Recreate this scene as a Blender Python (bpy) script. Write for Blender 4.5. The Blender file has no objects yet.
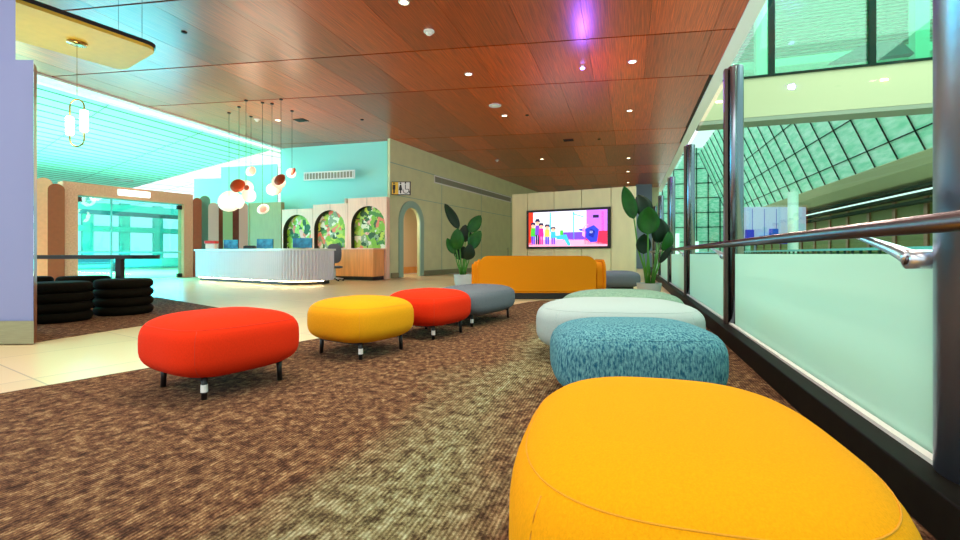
import bpy, bmesh, math, random
from mathutils import Vector, Matrix
S = bpy.context.scene
C = S.collection
PI = math.pi
rnd = random.Random(7)

# ------------------------------------------------------------------ camera, world, light, exposure
FOC, HC, YAW = 460.0, 0.95, math.radians(17.8)
SA, CA = math.sin(YAW), math.cos(YAW)
cd = bpy.data.cameras.new('camera'); cam = bpy.data.objects.new('camera', cd); C.objects.link(cam)
cd.sensor_width = 36; cd.lens = 36 * FOC / 960; cd.shift_y = -16 / 960; cd.clip_start = .02; cd.clip_end = 500
cam.location = (0, 0, HC); cam.rotation_euler = (PI / 2, 0, YAW)
S.camera = cam
w = bpy.data.worlds.new('daylight'); S.world = w; w.use_nodes = True
bg = w.node_tree.nodes['Background']
bg.inputs[0].default_value = (.86, .98, 1.0, 1); bg.inputs[1].default_value = 1.5
S.view_settings.view_transform = 'Standard'; S.view_settings.look = 'None'
S.view_settings.exposure = 0.0; S.view_settings.gamma = 1; S.view_settings.use_curve_mapping = False

def lamp(name, typ, loc, energy, color=(1, 1, 1), **kw):
    l = bpy.data.lights.new(name, typ); l.energy = energy; l.color = color
    rot = kw.pop('rot', None)
    for k, v in kw.items(): setattr(l, k, v)
    o = bpy.data.objects.new(name, l); C.objects.link(o); o.location = loc
    if rot: o.rotation_euler = rot
    return o
# daylight falling through the skylights of the two halls
lamp('hall_daylight', 'AREA', (-25.5, 11, 6.0), 6500, (.6, 1, 1), shape='RECTANGLE', size=10, size_y=16, spread=1.9)
lamp('atrium_daylight', 'AREA', (8, 12, 11.5), 2200, (.98, 1, .95), shape='RECTANGLE', size=10, size_y=22)
lamp('roof_fill', 'AREA', (-27, 16, 3.6), 500, (.7, 1, 1), shape='RECTANGLE', size=14, size_y=22, rot=(PI, 0, 0))  # unseen upward fill, added to brighten the underside of the roof
# daylight at the glass doors, its cyan deepened for the ceiling sheen
lamp('door_daylight', 'AREA', (-17.4, 12.1, 1.5), 260, (.05, .66, 1), shape='RECTANGLE', size=3.6, size_y=2.7, rot=(PI / 2, 0, math.atan2(4.07, .9) - PI))
lamp('sheen_fill', 'AREA', (-19.5, 5.6, 2.2), 560, (.03, .62, 1), shape='RECTANGLE', size=7, size_y=3.4, rot=(PI / 2, 0, PI / 2 - PI))  # unseen cyan lamp left of the doors, added for the ceiling sheen
lamp('gallery_fill', 'AREA', (12, 15.5, 10.5), 260, (.85, 1, .92), shape='RECTANGLE', size=14, size_y=3, rot=(math.radians(70), 0, 0))  # unseen lamp facing the bridge glazing, added to brighten the gallery
lamp('ceiling_wash', 'AREA', (-4, -1.5, 5.0), 400, (1, .93, .82), shape='RECTANGLE', size=7, size_y=4, rot=(math.radians(28), 0, 0))  # unseen warm lamp over the near end of the lounge

# ------------------------------------------------------------------ helpers
def lin(c):
    r = [((v / 255) / 12.92 if v / 255 <= .04045 else ((v / 255 + .055) / 1.055) ** 2.4) for v in c]
    return (r[0], r[1], r[2], 1)
def at(px, d):
    l = (px - 480) / FOC * d
    return (-d * SA + l * CA, d * CA + l * SA)
def zy(py, d): return HC + (254 - py) * d / FOC

def mat(name, col, rough=.5, metal=0, spec=.5, var=0, vscale=8, vstretch=(1, 1, 1), col2=None, bump=0, bscale=200, emit=0, coat=0, sheen=0):
    m = bpy.data.materials.new(name); m.use_nodes = True
    n, L = m.node_tree.nodes, m.node_tree.links
    b = n['Principled BSDF']; c = lin(col)
    b.inputs['Base Color'].default_value = c
    b.inputs['Roughness'].default_value = rough; b.inputs['Metallic'].default_value = metal
    b.inputs['Specular IOR Level'].default_value = spec
    if coat: b.inputs['Coat Weight'].default_value = coat; b.inputs['Coat Roughness'].default_value = .12
    if sheen: b.inputs['Sheen Weight'].default_value = sheen
    tc = n.new('ShaderNodeTexCoord')
    if var or col2:
        mp = n.new('ShaderNodeMapping'); mp.inputs['Scale'].default_value = vstretch
        nz = n.new('ShaderNodeTexNoise'); nz.inputs['Scale'].default_value = vscale; nz.inputs['Detail'].default_value = 4
        rp = n.new('ShaderNodeValToRGB')
        e = rp.color_ramp.elements
        e[0].position = .35; e[1].position = .65
        if col2: e[0].color = c; e[1].color = lin(col2)
        else:
            e[0].color = tuple(v * (1 - var) for v in c[:3]) + (1,); e[1].color = tuple(min(1, v * (1 + var)) for v in c[:3]) + (1,)
        L.new(tc.outputs['Object'], mp.inputs[0]); L.new(mp.outputs[0], nz.inputs[0])
        L.new(nz.outputs[0], rp.inputs[0]); L.new(rp.outputs[0], b.inputs['Base Color'])
    if bump:
        nb = n.new('ShaderNodeTexNoise'); nb.inputs['Scale'].default_value = bscale; nb.inputs['Detail'].default_value = 2
        bp = n.new('ShaderNodeBump'); bp.inputs['Strength'].default_value = bump; bp.inputs['Distance'].default_value = .004
        L.new(tc.outputs['Object'], nb.inputs[0]); L.new(nb.outputs[0], bp.inputs['Height']); L.new(bp.outputs[0], b.inputs['Normal'])
    if emit:
        b.inputs['Emission Color'].default_value = c; b.inputs['Emission Strength'].default_value = emit
    return m

def obj(name, bm, m, parent=None, smooth=False, loc=None):
    me = bpy.data.meshes.new(name)
    bmesh.ops.recalc_face_normals(bm, faces=bm.faces[:])
    bm.to_mesh(me); bm.free()
    for k in (m if isinstance(m, (list, tuple)) else [m]): me.materials.append(k)
    if smooth:
        for p in me.polygons: p.use_smooth = True
    o = bpy.data.objects.new(name, me); C.objects.link(o)
    if parent: o.parent = parent
    if loc: o.location = loc
    return o
def tag(o, label, cat, group=None):
    o['label'] = label; o['category'] = cat
    if group: o['group'] = group
    return o
def thing(name, label, cat, loc=(0, 0, 0), rz=0, group=None):
    o = bpy.data.objects.new(name, None); C.objects.link(o)
    o.location = loc; o.rotation_euler = (0, 0, rz)
    return tag(o, label, cat, group)
def dup(root, loc, rz, label, group=None):
    r = root.copy(); C.objects.link(r); r.location = loc; r.rotation_euler = (0, 0, rz); r['label'] = label
    if group: r['group'] = group
    for ch in list(root.children):
        c = ch.copy(); C.objects.link(c); c.parent = r
        for g in ch.children:
            d = g.copy(); C.objects.link(d); d.parent = c
    return r
def struct(name, bm, m, loc=None, rz=0, smooth=False, parent=None):
    o = obj(name, bm, m, parent, smooth)
    if loc: o.location = loc
    o.rotation_euler[2] = rz
    o['kind'] = 'structure'
    return o

def box(bm, x0, x1, y0, y1, z0, z1, bev=0, mi=0):
    vs = [bm.verts.new((x, y, z)) for z in (z0, z1) for y in (y0, y1) for x in (x0, x1)]
    fs = [bm.faces.new([vs[i] for i in q]) for q in ((0, 1, 3, 2), (4, 6, 7, 5), (0, 4, 5, 1), (2, 3, 7, 6), (0, 2, 6, 4), (1, 5, 7, 3))]
    for f in fs: f.material_index = mi
    if bev:
        es = list({e for f in fs for e in f.edges})
        bmesh.ops.bevel(bm, geom=es, offset=bev, segments=3, affect='EDGES', profile=.5)
    return bm
def NB(): return bmesh.new()
def bx(*a, **k): return box(NB(), *a, **k)
def lathe(bm, prof, cx=0, cy=0, seg=32, M=None, mi=0):
    rows = []
    for r, z in prof:
        if r < 1e-5: rows.append([bm.verts.new((cx, cy, z))])
        else: rows.append([bm.verts.new((cx + r * math.cos(2 * PI * k / seg), cy + r * math.sin(2 * PI * k / seg), z)) for k in range(seg)])
    for a, b in zip(rows, rows[1:]):
        for k in range(seg):
            k2 = (k + 1) % seg
            q = [a[k % len(a)], a[k2 % len(a)], b[k2 % len(b)], b[k % len(b)]]
            q = list(dict.fromkeys(q))
            if len(q) > 2:
                f = bm.faces.new(q); f.material_index = mi
    if M is not None:
        bmesh.ops.transform(bm, matrix=M, verts=[v for r in rows for v in r])
    return bm
def cyl(bm, p0, p1, r0, r1=None, seg=16):
    r1 = r0 if r1 is None else r1
    p0, p1 = Vector(p0), Vector(p1); d = p1 - p0
    q = d.to_track_quat('Z', 'Y').to_matrix().to_4x4()
    return lathe(bm, [(0, 0), (r0, 0), (r1, d.length), (0, d.length)], seg=seg, M=Matrix.Translation(p0) @ q)
def tube(bm, pts, r, seg=8, closed=False, rr=None):
    pts = [Vector(p) for p in pts]; n = len(pts); rings = []
    up = Vector((0, 0, 1))
    for i, p in enumerate(pts):
        if closed: t = pts[(i + 1) % n] - pts[i - 1]
        else: t = pts[min(i + 1, n - 1)] - pts[max(i - 1, 0)]
        t.normalize(); u = up if abs(t.z) < .95 else Vector((1, 0, 0))
        a = t.cross(u).normalized(); b = t.cross(a)
        rad = rr[i] if rr else r
        rings.append([bm.verts.new(p + rad * (a * math.cos(2 * PI * k / seg) + b * math.sin(2 * PI * k / seg))) for k in range(seg)])
    m = n if closed else n - 1
    for i in range(m):
        A, B = rings[i], rings[(i + 1) % n]
        for k in range(seg): bm.faces.new((A[k], A[(k + 1) % seg], B[(k + 1) % seg], B[k]))
    if not closed: bm.faces.new(rings[0]); bm.faces.new(rings[-1])
    return bm
def prism(bm, pts, z0, z1, mi=0):
    a = [bm.verts.new((x, y, z0)) for x, y in pts]; b = [bm.verts.new((x, y, z1)) for x, y in pts]
    n = len(pts)
    fs = [bm.faces.new(a), bm.faces.new(b)] + [bm.faces.new((a[i], a[(i + 1) % n], b[(i + 1) % n], b[i])) for i in range(n)]
    for f in fs: f.material_index = mi
    return bm
def prism_y(bm, pts, y0, y1, mi=0):          # outline in x-z, thickness in y
    a = [bm.verts.new((x, y0, z)) for x, z in pts]; b = [bm.verts.new((x, y1, z)) for x, z in pts]
    n = len(pts)
    fs = [bm.faces.new(a), bm.faces.new(b)] + [bm.faces.new((a[i], a[(i + 1) % n], b[(i + 1) % n], b[i])) for i in range(n)]
    for f in fs: f.material_index = mi
    return bm
def rrect(x0, x1, y0, y1, r, seg=8):
    out = []
    for cx, cy, a in ((x1 - r, y1 - r, 0), (x0 + r, y1 - r, 90), (x0 + r, y0 + r, 180), (x1 - r, y0 + r, 270)):
        for k in range(seg + 1):
            t = math.radians(a + 90 * k / seg); out.append((cx + r * math.cos(t), cy + r * math.sin(t)))
    return out
def arch_wall(bm, x0, x1, z0, z1, cx, r, zb, zs, y0, y1, seg=20):
    """wall slab with one round-headed opening from zb, springing at zs"""
    if zb > z0: box(bm, x0, x1, y0, y1, z0, zb)
    arc = [(cx + r * math.cos(PI * k / seg), zs + r * math.sin(PI * k / seg)) for k in range(seg + 1)]
    arc = [(cx + r, zb)] + arc + [(cx - r, zb)]
    out = [(x1, zb)]
    for (x, z) in arc[1:-1]:
        t = (x - (cx - r)) / (2 * r)
        out.append((x0 + (x1 - x0) * t, z1) if 0 < t < 1 else ((x1, zs) if t >= 1 else (x0, zs)))
    out[1] = (x1, z1); out[-1] = (x0, z1); out.append((x0, zb))
    for yy in (y0, y1):
        A = [bm.verts.new((x, yy, z)) for x, z in arc]; B = [bm.verts.new((x, yy, z)) for x, z in out]
        for i in range(len(arc) - 1):
            bm.faces.new((A[i], A[i + 1], B[i + 1], B[i]))
        if yy == y0: A0, B0 = A, B
    for P, Q in ((A0, A), (B0, B)):
        for i in range(len(P) - 1): bm.faces.new((P[i], P[i + 1], Q[i + 1], Q[i]))
    return bm
def sgn_pow(v, p): return math.copysign(abs(v) ** p, v)
def sring(a, b, n, seg):
    return [(a * sgn_pow(math.cos(2 * PI * k / seg), 2 / n), b * sgn_pow(math.sin(2 * PI * k / seg), 2 / n)) for k in range(seg)]
def cushion(a, b, z0, z1, n=3.2, m=2.6, seg=72, rows=28):
    """upholstered block: rounded plan, rounded section, slight crown"""
    bm = NB(); c = (z1 - z0) / 2; zc = (z0 + z1) / 2
    rr = []
    for i in range(rows + 1):
        t = -PI / 2 + PI * i / rows
        s = sgn_pow(math.cos(t), 2 / m); z = zc + c * sgn_pow(math.sin(t), 2 / m)
        if i in (0, rows): rr.append([bm.verts.new((0, 0, z))]); continue
        rr.append([bm.verts.new((x * s, y * s, z)) for x, y in sring(a, b, n, seg)])
    for A, B in zip(rr, rr[1:]):
        for k in range(seg):
            q = list(dict.fromkeys([A[k % len(A)], A[(k + 1) % seg % len(A)] if len(A) > 1 else A[0], B[(k + 1) % seg] if len(B) > 1 else B[0], B[k % len(B)]]))
            bm.faces.new(q)
    return bm
def seam_ring(a, b, z0, z1, zz, n, m, r=.004, seg=72):
    c = (z1 - z0) / 2; q = (zz - (z0 + z1) / 2) / c
    s = (1 - abs(q) ** m) ** (1 / m)
    return tube(NB(), [(x * s, y * s, zz) for x, y in sring(a, b, n, seg)], r, 6, True)

# ------------------------------------------------------------------ materials
def carpet_mat():
    m = mat('carpet', (110, 74, 50), .95, spec=.1)
    n, L = m.node_tree.nodes, m.node_tree.links; b = n['Principled BSDF']
    tc = n.new('ShaderNodeTexCoord')
    def noise(sc, stretch, det=5, rough=.6):
        mp = n.new('ShaderNodeMapping'); mp.inputs['Scale'].default_value = stretch; mp.inputs['Rotation'].default_value = (0, 0, math.radians(8))
        t = n.new('ShaderNodeTexNoise'); t.inputs['Scale'].default_value = sc; t.inputs['Detail'].default_value = det; t.inputs['Roughness'].default_value = rough
        L.new(tc.outputs['Object'], mp.inputs[0]); L.new(mp.outputs[0], t.inputs[0]); return t
    def ramp(src, stops):
        r = n.new('ShaderNodeValToRGB'); el = r.color_ramp.elements
        el[0].position, el[0].color = stops[0]; el[1].position, el[1].color = stops[-1]
        for p, c in stops[1:-1]:
            e = el.new(p); e.color = c
        L.new(src, r.inputs[0]); return r
    def mix(f, a, bb, t='MIX'):
        x = n.new('ShaderNodeMix'); x.data_type = 'RGBA'; x.blend_type = t
        if isinstance(f, float): x.inputs[0].default_value = f
        else: L.new(f, x.inputs[0])
        L.new(a, x.inputs[6]); L.new(bb, x.inputs[7]); return x.outputs[2]
    blot = noise(17, (1, .8, 1), 9, .82)
    brown = ramp(blot.outputs[0], [(.41, lin((64, 43, 33))), (.48, lin((108, 76, 56))), (.53, lin((132, 98, 68))), (.60, lin((178, 148, 110)))])
    green = ramp(blot.outputs[0], [(.42, lin((76, 64, 46))), (.5, lin((140, 132, 94))), (.6, lin((178, 184, 150)))])
    big = noise(1.3, (1, .45, 1), 5, .7)
    sx = n.new('ShaderNodeSeparateXYZ'); L.new(tc.outputs['Object'], sx.inputs[0])
    def mth(op, a, b=None):
        q = n.new('ShaderNodeMath'); q.operation = op
        for i_, v_ in enumerate((a, b)):
            if v_ is None: continue
            if isinstance(v_, (int, float)): q.inputs[i_].default_value = v_
            else: L.new(v_, q.inputs[i_])
        return q.outputs[0]
    dist = mth('ABSOLUTE', mth('ADD', sx.outputs[0], .85))
    val = mth('SUBTRACT', mth('ADD', mth('MULTIPLY', big.outputs[0], 1.5), -.02), dist)
    bm_ = ramp(val, [(.25, (0, 0, 0, 1)), (.75, (1, 1, 1, 1))])
    c = mix(bm_.outputs[0], brown.outputs[0], green.outputs[0])
    # fine loops running along the lounge
    mp = n.new('ShaderNodeMapping'); mp.inputs['Rotation'].default_value = (0, 0, 0)
    wv = n.new('ShaderNodeTexWave'); wv.inputs['Scale'].default_value = 17; wv.inputs['Distortion'].default_value = .6; wv.inputs['Detail'].default_value = 1
    L.new(tc.outputs['Object'], mp.inputs[0]); L.new(mp.outputs[0], wv.inputs[0])
    st = ramp(wv.outputs[0], [(.25, (.42, .38, .34, 1)), (.7, (1, 1, 1, 1))])
    c = mix(.75, c, st.outputs[0], 'MULTIPLY')
    fine = noise(60, (1, .25, 1), 2, .5)
    fr = ramp(fine.outputs[0], [(.35, (.6, .6, .6, 1)), (.6, (1, 1, 1, 1))])
    c = mix(.7, c, fr.outputs[0], 'MULTIPLY')
    L.new(c, b.inputs['Base Color'])
    bp = n.new('ShaderNodeBump'); bp.inputs['Strength'].default_value = .5; bp.inputs['Distance'].default_value = .006
    L.new(wv.outputs[0], bp.inputs['Height']); L.new(bp.outputs[0], b.inputs['Normal'])
    return m
def fabric(name, col, col2=None, sc=260, sheen=0, bump=.35):
    m = mat(name, col, .9, spec=.15, bump=bump, bscale=sc * 1.5, col2=col2, var=.06 if not col2 else 0, vscale=sc if col2 else 240, vstretch=(1, 1, .35), sheen=sheen)
    return m
def tile_mat():
    m = mat('floor_tile', (222, 208, 168), .28, spec=.5)
    n, L = m.node_tree.nodes, m.node_tree.links; b = n['Principled BSDF']
    tc = n.new('ShaderNodeTexCoord'); mp = n.new('ShaderNodeMapping'); mp.inputs['Rotation'].default_value = (0, 0, math.radians(14))
    br = n.new('ShaderNodeTexBrick'); br.offset = 0
    br.inputs['Color1'].default_value = lin((224, 206, 160)); br.inputs['Color2'].default_value = lin((214, 198, 152)); br.inputs['Mortar'].default_value = lin((170, 158, 128))
    br.inputs['Scale'].default_value = 1; br.inputs['Brick Width'].default_value = 1.2; br.inputs['Row Height'].default_value = 1.2; br.inputs['Mortar Size'].default_value = .006
    L.new(tc.outputs['Object'], mp.inputs[0]); L.new(mp.outputs[0], br.inputs[0]); L.new(br.outputs[0], b.inputs['Base Color'])
    return m
def cherry_mat():
    m = mat('cherry_veneer', (150, 62, 22), .34, spec=.4)
    n, L = m.node_tree.nodes, m.node_tree.links; b = n['Principled BSDF']
    tc = n.new('ShaderNodeTexCoord'); mp = n.new('ShaderNodeMapping'); mp.inputs['Scale'].default_value = (22, .5, 1)
    nz = n.new('ShaderNodeTexNoise'); nz.inputs['Scale'].default_value = 2.2; nz.inputs['Detail'].default_value = 6; nz.inputs['Roughness'].default_value = .65
    rp = n.new('ShaderNodeValToRGB'); e = rp.color_ramp.elements
    e[0].position = .3; e[0].color = lin((124, 32, 2)); e[1].position = .7; e[1].color = lin((240, 98, 12))
    b.inputs['Coat Weight'].default_value = .5; b.inputs['Coat IOR'].default_value = 1.6; b.inputs['Coat Roughness'].default_value = .32
    ge = n.new('ShaderNodeNewGeometry'); r2 = n.new('ShaderNodeValToRGB')
    r2.color_ramp.elements[0].color = (.5, .48, .46, 1); r2.color_ramp.elements[1].color = (1, 1, 1, 1)
    mx = n.new('ShaderNodeMix'); mx.data_type = 'RGBA'; mx.blend_type = 'MULTIPLY'; mx.inputs[0].default_value = 1
    L.new(tc.outputs['Object'], mp.inputs[0]); L.new(mp.outputs[0], nz.inputs[0]); L.new(nz.outputs[0], rp.inputs[0])
    L.new(ge.outputs['Random Per Island'], r2.inputs[0]); L.new(rp.outputs[0], mx.inputs[6]); L.new(r2.outputs[0], mx.inputs[7])
    L.new(mx.outputs[2], b.inputs['Base Color'])
    return m
def glass_mat(name, tint, gloss=.12, rough=.02):
    m = bpy.data.materials.new(name); m.use_nodes = True
    n, L = m.node_tree.nodes, m.node_tree.links; n.clear()
    o = n.new('ShaderNodeOutputMaterial'); t = n.new('ShaderNodeBsdfTransparent'); g = n.new('ShaderNodeBsdfGlossy'); mx = n.new('ShaderNodeMixShader')
    t.inputs[0].default_value = lin(tint); g.inputs['Roughness'].default_value = rough; mx.inputs[0].default_value = gloss
    L.new(t.outputs[0], mx.inputs[1]); L.new(g.outputs[0], mx.inputs[2]); L.new(mx.outputs[0], o.inputs[0])
    return m
def frosted_mat():
    m = bpy.data.materials.new('frosted_glass'); m.use_nodes = True
    n, L = m.node_tree.nodes, m.node_tree.links; n.clear()
    o = n.new('ShaderNodeOutputMaterial'); t = n.new('ShaderNodeBsdfTranslucent'); d = n.new('ShaderNodeBsdfDiffuse'); g = n.new('ShaderNodeBsdfGlossy')
    a = n.new('ShaderNodeMixShader'); b = n.new('ShaderNodeMixShader')
    t.inputs[0].default_value = lin((220, 246, 234)); d.inputs[0].default_value = lin((212, 242, 228)); g.inputs['Roughness'].default_value = .25
    a.inputs[0].default_value = .45; b.inputs[0].default_value = .05
    L.new(t.outputs[0], a.inputs[1]); L.new(d.outputs[0], a.inputs[2]); L.new(a.outputs[0], b.inputs[1]); L.new(g.outputs[0], b.inputs[2]); L.new(b.outputs[0], o.inputs[0])
    return m
def mural_mat(name, seed):
    m = mat(name, (120, 180, 60), .5)
    n, L = m.node_tree.nodes, m.node_tree.links; b = n['Principled BSDF']
    tc = n.new('ShaderNodeTexCoord'); mp = n.new('ShaderNodeMapping'); mp.inputs['Location'].default_value = (seed * 3.7, 0, seed * 1.9); mp.inputs['Scale'].default_value = (1, 1, 1)
    nz = n.new('ShaderNodeTexNoise'); nz.inputs['Scale'].default_value = 2.2; nz.inputs['Detail'].default_value = 3
    ad = n.new('ShaderNodeMix'); ad.data_type = 'RGBA'; ad.inputs[0].default_value = .45
    vo = n.new('ShaderNodeTexVoronoi'); vo.inputs['Scale'].default_value = 9
    sp = n.new('ShaderNodeSeparateColor')
    rp = n.new('ShaderNodeValToRGB'); e = rp.color_ramp.elements; rp.color_ramp.interpolation = 'CONSTANT'
    e[0].position = 0; e[0].color = lin((40, 92, 24)); e[1].position = .9; e[1].color = lin((244, 132, 96))
    for p, c in ((.15, (140, 196, 40)), (.32, (206, 226, 70)), (.46, (80, 150, 50)), (.56, (240, 244, 210)), (.68, (176, 214, 90)), (.8, (150, 176, 130)), (.95, (250, 190, 170))):
        q = e.new(p); q.color = lin(c)
    L.new(tc.outputs['Object'], mp.inputs[0]); L.new(mp.outputs[0], nz.inputs[0]); L.new(mp.outputs[0], ad.inputs[6]); L.new(nz.outputs[1], ad.inputs[7])
    L.new(ad.outputs[2], vo.inputs[0]); L.new(vo.outputs['Color'], sp.inputs[0]); L.new(sp.outputs[0], rp.inputs[0]); L.new(rp.outputs[0], b.inputs['Base Color'])
    return m
M = dict(
    carpet=carpet_mat(), tile=tile_mat(), cherry=cherry_mat(),
    dark=mat('seam_dark', (40, 18, 10), .7), trimw=mat('white_trim', (235, 245, 240), .5),
    wallL=mat('lavender_paint', (130, 140, 186), .6), skirt=mat('brushed_skirting', (150, 150, 120), .35, .6, var=.1, vstretch=(1, 1, 30)),
    steel=mat('polished_steel', (128, 136, 150), .25, 1), bronze=mat('bronze_rail', (120, 112, 118), .3, 1), chrome=mat('chrome', (222, 228, 238), .3, .85),
    brownmetal=mat('brown_metal', (150, 96, 66), .35, .5),
    cyanwall=mat('aqua_plaster', (160, 240, 232), .7), sagewall=mat('sage_wall', (216, 220, 172), .55, var=.04, vscale=2),
    sageedge=mat('sage_edge', (150, 186, 168), .5), creamwall=mat('cream_panel', (244, 238, 186), .5, var=.04, vscale=3, vstretch=(1, 1, .3)),
    bluegrey=mat('blue_grey_paint', (110, 130, 150), .6),
    roof=mat('aqua_roof_panel', (120, 232, 222), .6), roofline=mat('roof_joint', (60, 130, 130), .6),
    oak=mat('pale_oak', (248, 168, 100), .45, var=.12, vscale=3, vstretch=(6, 6, .4)), oaklight=mat('light_birch', (250, 208, 182), .5, var=.06, vscale=3, vstretch=(5, 5, .4)),
    olivegreen=mat('olive_board', (172, 160, 112), .55, var=.05, vscale=3, vstretch=(5, 5, .5)),
    terrazzo=mat('peach_terrazzo', (240, 158, 128), .5, col2=(222, 134, 104), vscale=22), terra=mat('terracotta', (158, 66, 30), .6, var=.06), rust=mat('dark_rust', (128, 46, 26), .6, var=.06),
    peach=mat('peach_paint', (238, 152, 116), .6, var=.04), pinkp=mat('dusty_pink', (206, 152, 138), .6), greyg=mat('grey_green', (110, 138, 120), .6), sagep=mat('sage_paint', (150, 164, 112), .6),
    ribs=mat('white_ribs', (222, 224, 232), .4), ctop=mat('counter_top', (226, 236, 228), .25), black=mat('black_metal', (16, 16, 18), .4), plinth=mat('dark_plinth', (26, 24, 22), .5),
    led=mat('warm_led', (255, 226, 170), emit=22), white=mat('white_plastic', (236, 236, 232), .4), lampglow=mat('lamp_glow', (255, 236, 190), emit=9),
    coolglow=mat('cool_glow', (236, 255, 245), emit=3), tubeglow=mat('tube_glow', (255, 246, 205), emit=7),
    brass=mat('brass', (190, 150, 84), .25, 1), yellowp=mat('yellow_canopy', (236, 192, 62), .55, var=.03),
    f_red=fabric('red_wool', (222, 48, 12)), f_yel=fabric('mustard_wool', (226, 158, 18)), f_yel2=fabric('sun_yellow_wool', (234, 156, 4)), f_grey=fabric('slate_wool', (92, 104, 116), col2=(110, 118, 124), sc=180),
    f_blue=fabric('blue_boucle', (34, 92, 120), (112, 170, 178), sc=95, bump=.8), f_white=fabric('offwhite_wool', (168, 186, 186)), f_teal=fabric('sage_teal_boucle', (92, 132, 118), (152, 182, 160), sc=95),
    f_sofa=fabric('orange_mustard', (226, 140, 14)), f_dark=mat('dark_olive_velvet', (20, 17, 8), .9, spec=.1, var=.15, vscale=30),
    seam_red=mat('red_piping', (200, 46, 12), .8), seam_yel=mat('yellow_piping', (220, 148, 10), .8),
    leaf=mat('leaf_green', (14, 74, 22), .5, col2=(34, 104, 26), vscale=3, spec=.3), leafd=mat('leaf_dark', (8, 40, 16), .5, spec=.3), stem=mat('stem_green', (70, 140, 40), .5), soil=mat('soil', (40, 28, 20), .9),
    pot=mat('pale_pot', (190, 205, 205), .5), kerb=mat('dark_stone', (22, 20, 16), .55, spec=.12, var=.2, vscale=20), kerbw=mat('brown_stone', (92, 58, 30), .3),
    colsteel=mat('brushed_column_steel', (168, 180, 204), .33, .95), fin=mat('dark_bronze_fin', (92, 70, 66), .3, .9), skyglass=glass_mat('skylight_glass', (250, 255, 255), .03), glass=glass_mat('clear_green_glass', (232, 252, 243), .05), doorglass=glass_mat('door_glass', (190, 246, 244), .06),
    glassup=glass_mat('upper_green_glass', (176, 236, 216), .10), frosted=frosted_mat(),
    cream=mat('cream_bulkhead', (198, 186, 150), .6), soffit=mat('grey_soffit', (150, 150, 132), .6), mull=mat('dark_mullion', (14, 46, 40), .9, spec=.1), fgreen=mat('facade_green', (140, 232, 196), .35, col2=(216, 252, 238), vscale=2.2, vstretch=(1, .4, 2)),
    screenb=mat('monitor_back_reflection', (14, 60, 96), .2, .3, col2=(60, 170, 205), vscale=3), redp=mat('red_plastic', (214, 40, 40), .4), offw=mat('box_white', (236, 214, 206), .5),  # monitor backs carry a blue reflection painted into their colour
    shadewhite=mat('opal_shade', (240, 232, 214), .4, emit=.3), shadebrown=mat('copper_shade', (176, 70, 30), .3, .3), shadepink=mat('blush_shade', (236, 180, 156), .4, emit=.2),
    interior=mat('blush_interior', (240, 206, 180), .6), olive=mat('olive_interior', (120, 122, 60), .6), skin=mat('x', (0, 0, 0)),
    mur=[mural_mat('leaf_mural_%d' % i, i) for i in range(3)],
    asphalt=mat('pale_floor', (170, 220, 216), .15), aquaframe=mat('aqua_frame', (110, 205, 210), .5), bluegl=mat('deep_teal_beam', (30, 96, 110), .5),
)
bpy.data.materials.remove(M.pop('skin'))

# ------------------------------------------------------------------ floor, carpets
CZ = 0.0
bm = bx(-45, 4.0, -3, 46, -.12, -.012)
struct('floor', bm, M['tile'])
# lounge carpet: slanted left edge, ends at the sofa
pts = [(-5.35, -2.5), (-5.3, -1.9), (-1.86, 9.0), (-1.7, 9.35), (1.0, 9.9), (1.02, -2.5)]
struct('carpet', prism(NB(), pts, -.011, 0), M['carpet'])
pts = [at(-10, 5.1), at(30, 4.95), at(235, 7.75), at(158, 10.1), at(-10, 11.5)]
struct('carpet', prism(NB(), pts, -.011, 0), M['carpet'])
struct('floor', bx(4.2, 60, -3, 90, -3.2, -3.0), M['asphalt'])

# ------------------------------------------------------------------ cherry ceiling
H = 5.5
X0c, X1c, SL = -14.1, 2.08, math.tan(math.radians(9))
rows = [-2.5, 1.2, 3.6, 7.4, 10.1, 12.6, 17.75, 20.1, 24.9, 27.3, 31.5, 36]
bm = NB(); g = .022
wv = []
rr = random.Random(3)
for r, (ya, yb) in enumerate(zip(rows, rows[1:])):
    x = X0c - rr.random() * .6
    while x < X1c:
        x2 = min(x + 1.24, X1c); xa = max(x, X0c)
        if x2 - xa > .1:
            q = [(xa + g / 6, ya + xa * SL + g), (x2 - g / 6, ya + x2 * SL + g), (x2 - g / 6, yb + x2 * SL - g), (xa + g / 6, yb + xa * SL - g)]
            prism(bm, q, H, H + .02)
        x += 1.24
struct('ceiling', bm, M['cherry'])
bm = prism(NB(), [(X0c, rows[0] + X0c * SL), (X1c, rows[0] + X1c * SL), (X1c, 36), (X0c, 34)], H + .021, H + .5)
struct('ceiling', bm, M['dark'])
struct('trim_1', bx(2.08, 2.36, -2.5, 36, H - .02, H + .5), M['trimw'])
# light trough along the left edge of the cherry ceiling
struct('trim_2', box(box(NB(), -14.35, -14.1, 5, 17.5, H - .05, H + .3), -15.2, -14.95, 5, 17.5, H + .05, H + .7), M['trimw'])
t = thing('light_trough', 'long white glowing light trough along the left edge of the wooden ceiling', 'ceiling light', (-14.65, 12.9, H + .25))
obj('diffuser', bx(-.3, .3, -3.1, 4.4, 0, .04), M['coolglow'], t)
for x, y in ((-.1, -2.2), (-.1, .3)):
    obj('spotlight', lathe(NB(), [(0, -.16), (.1, -.16), (.13, -.02), (0, 0)], x, y), M['black'], t, True)
obj('housing', bx(-.34, .34, -3.15, 4.45, .045, .1), M['white'], t)

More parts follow.
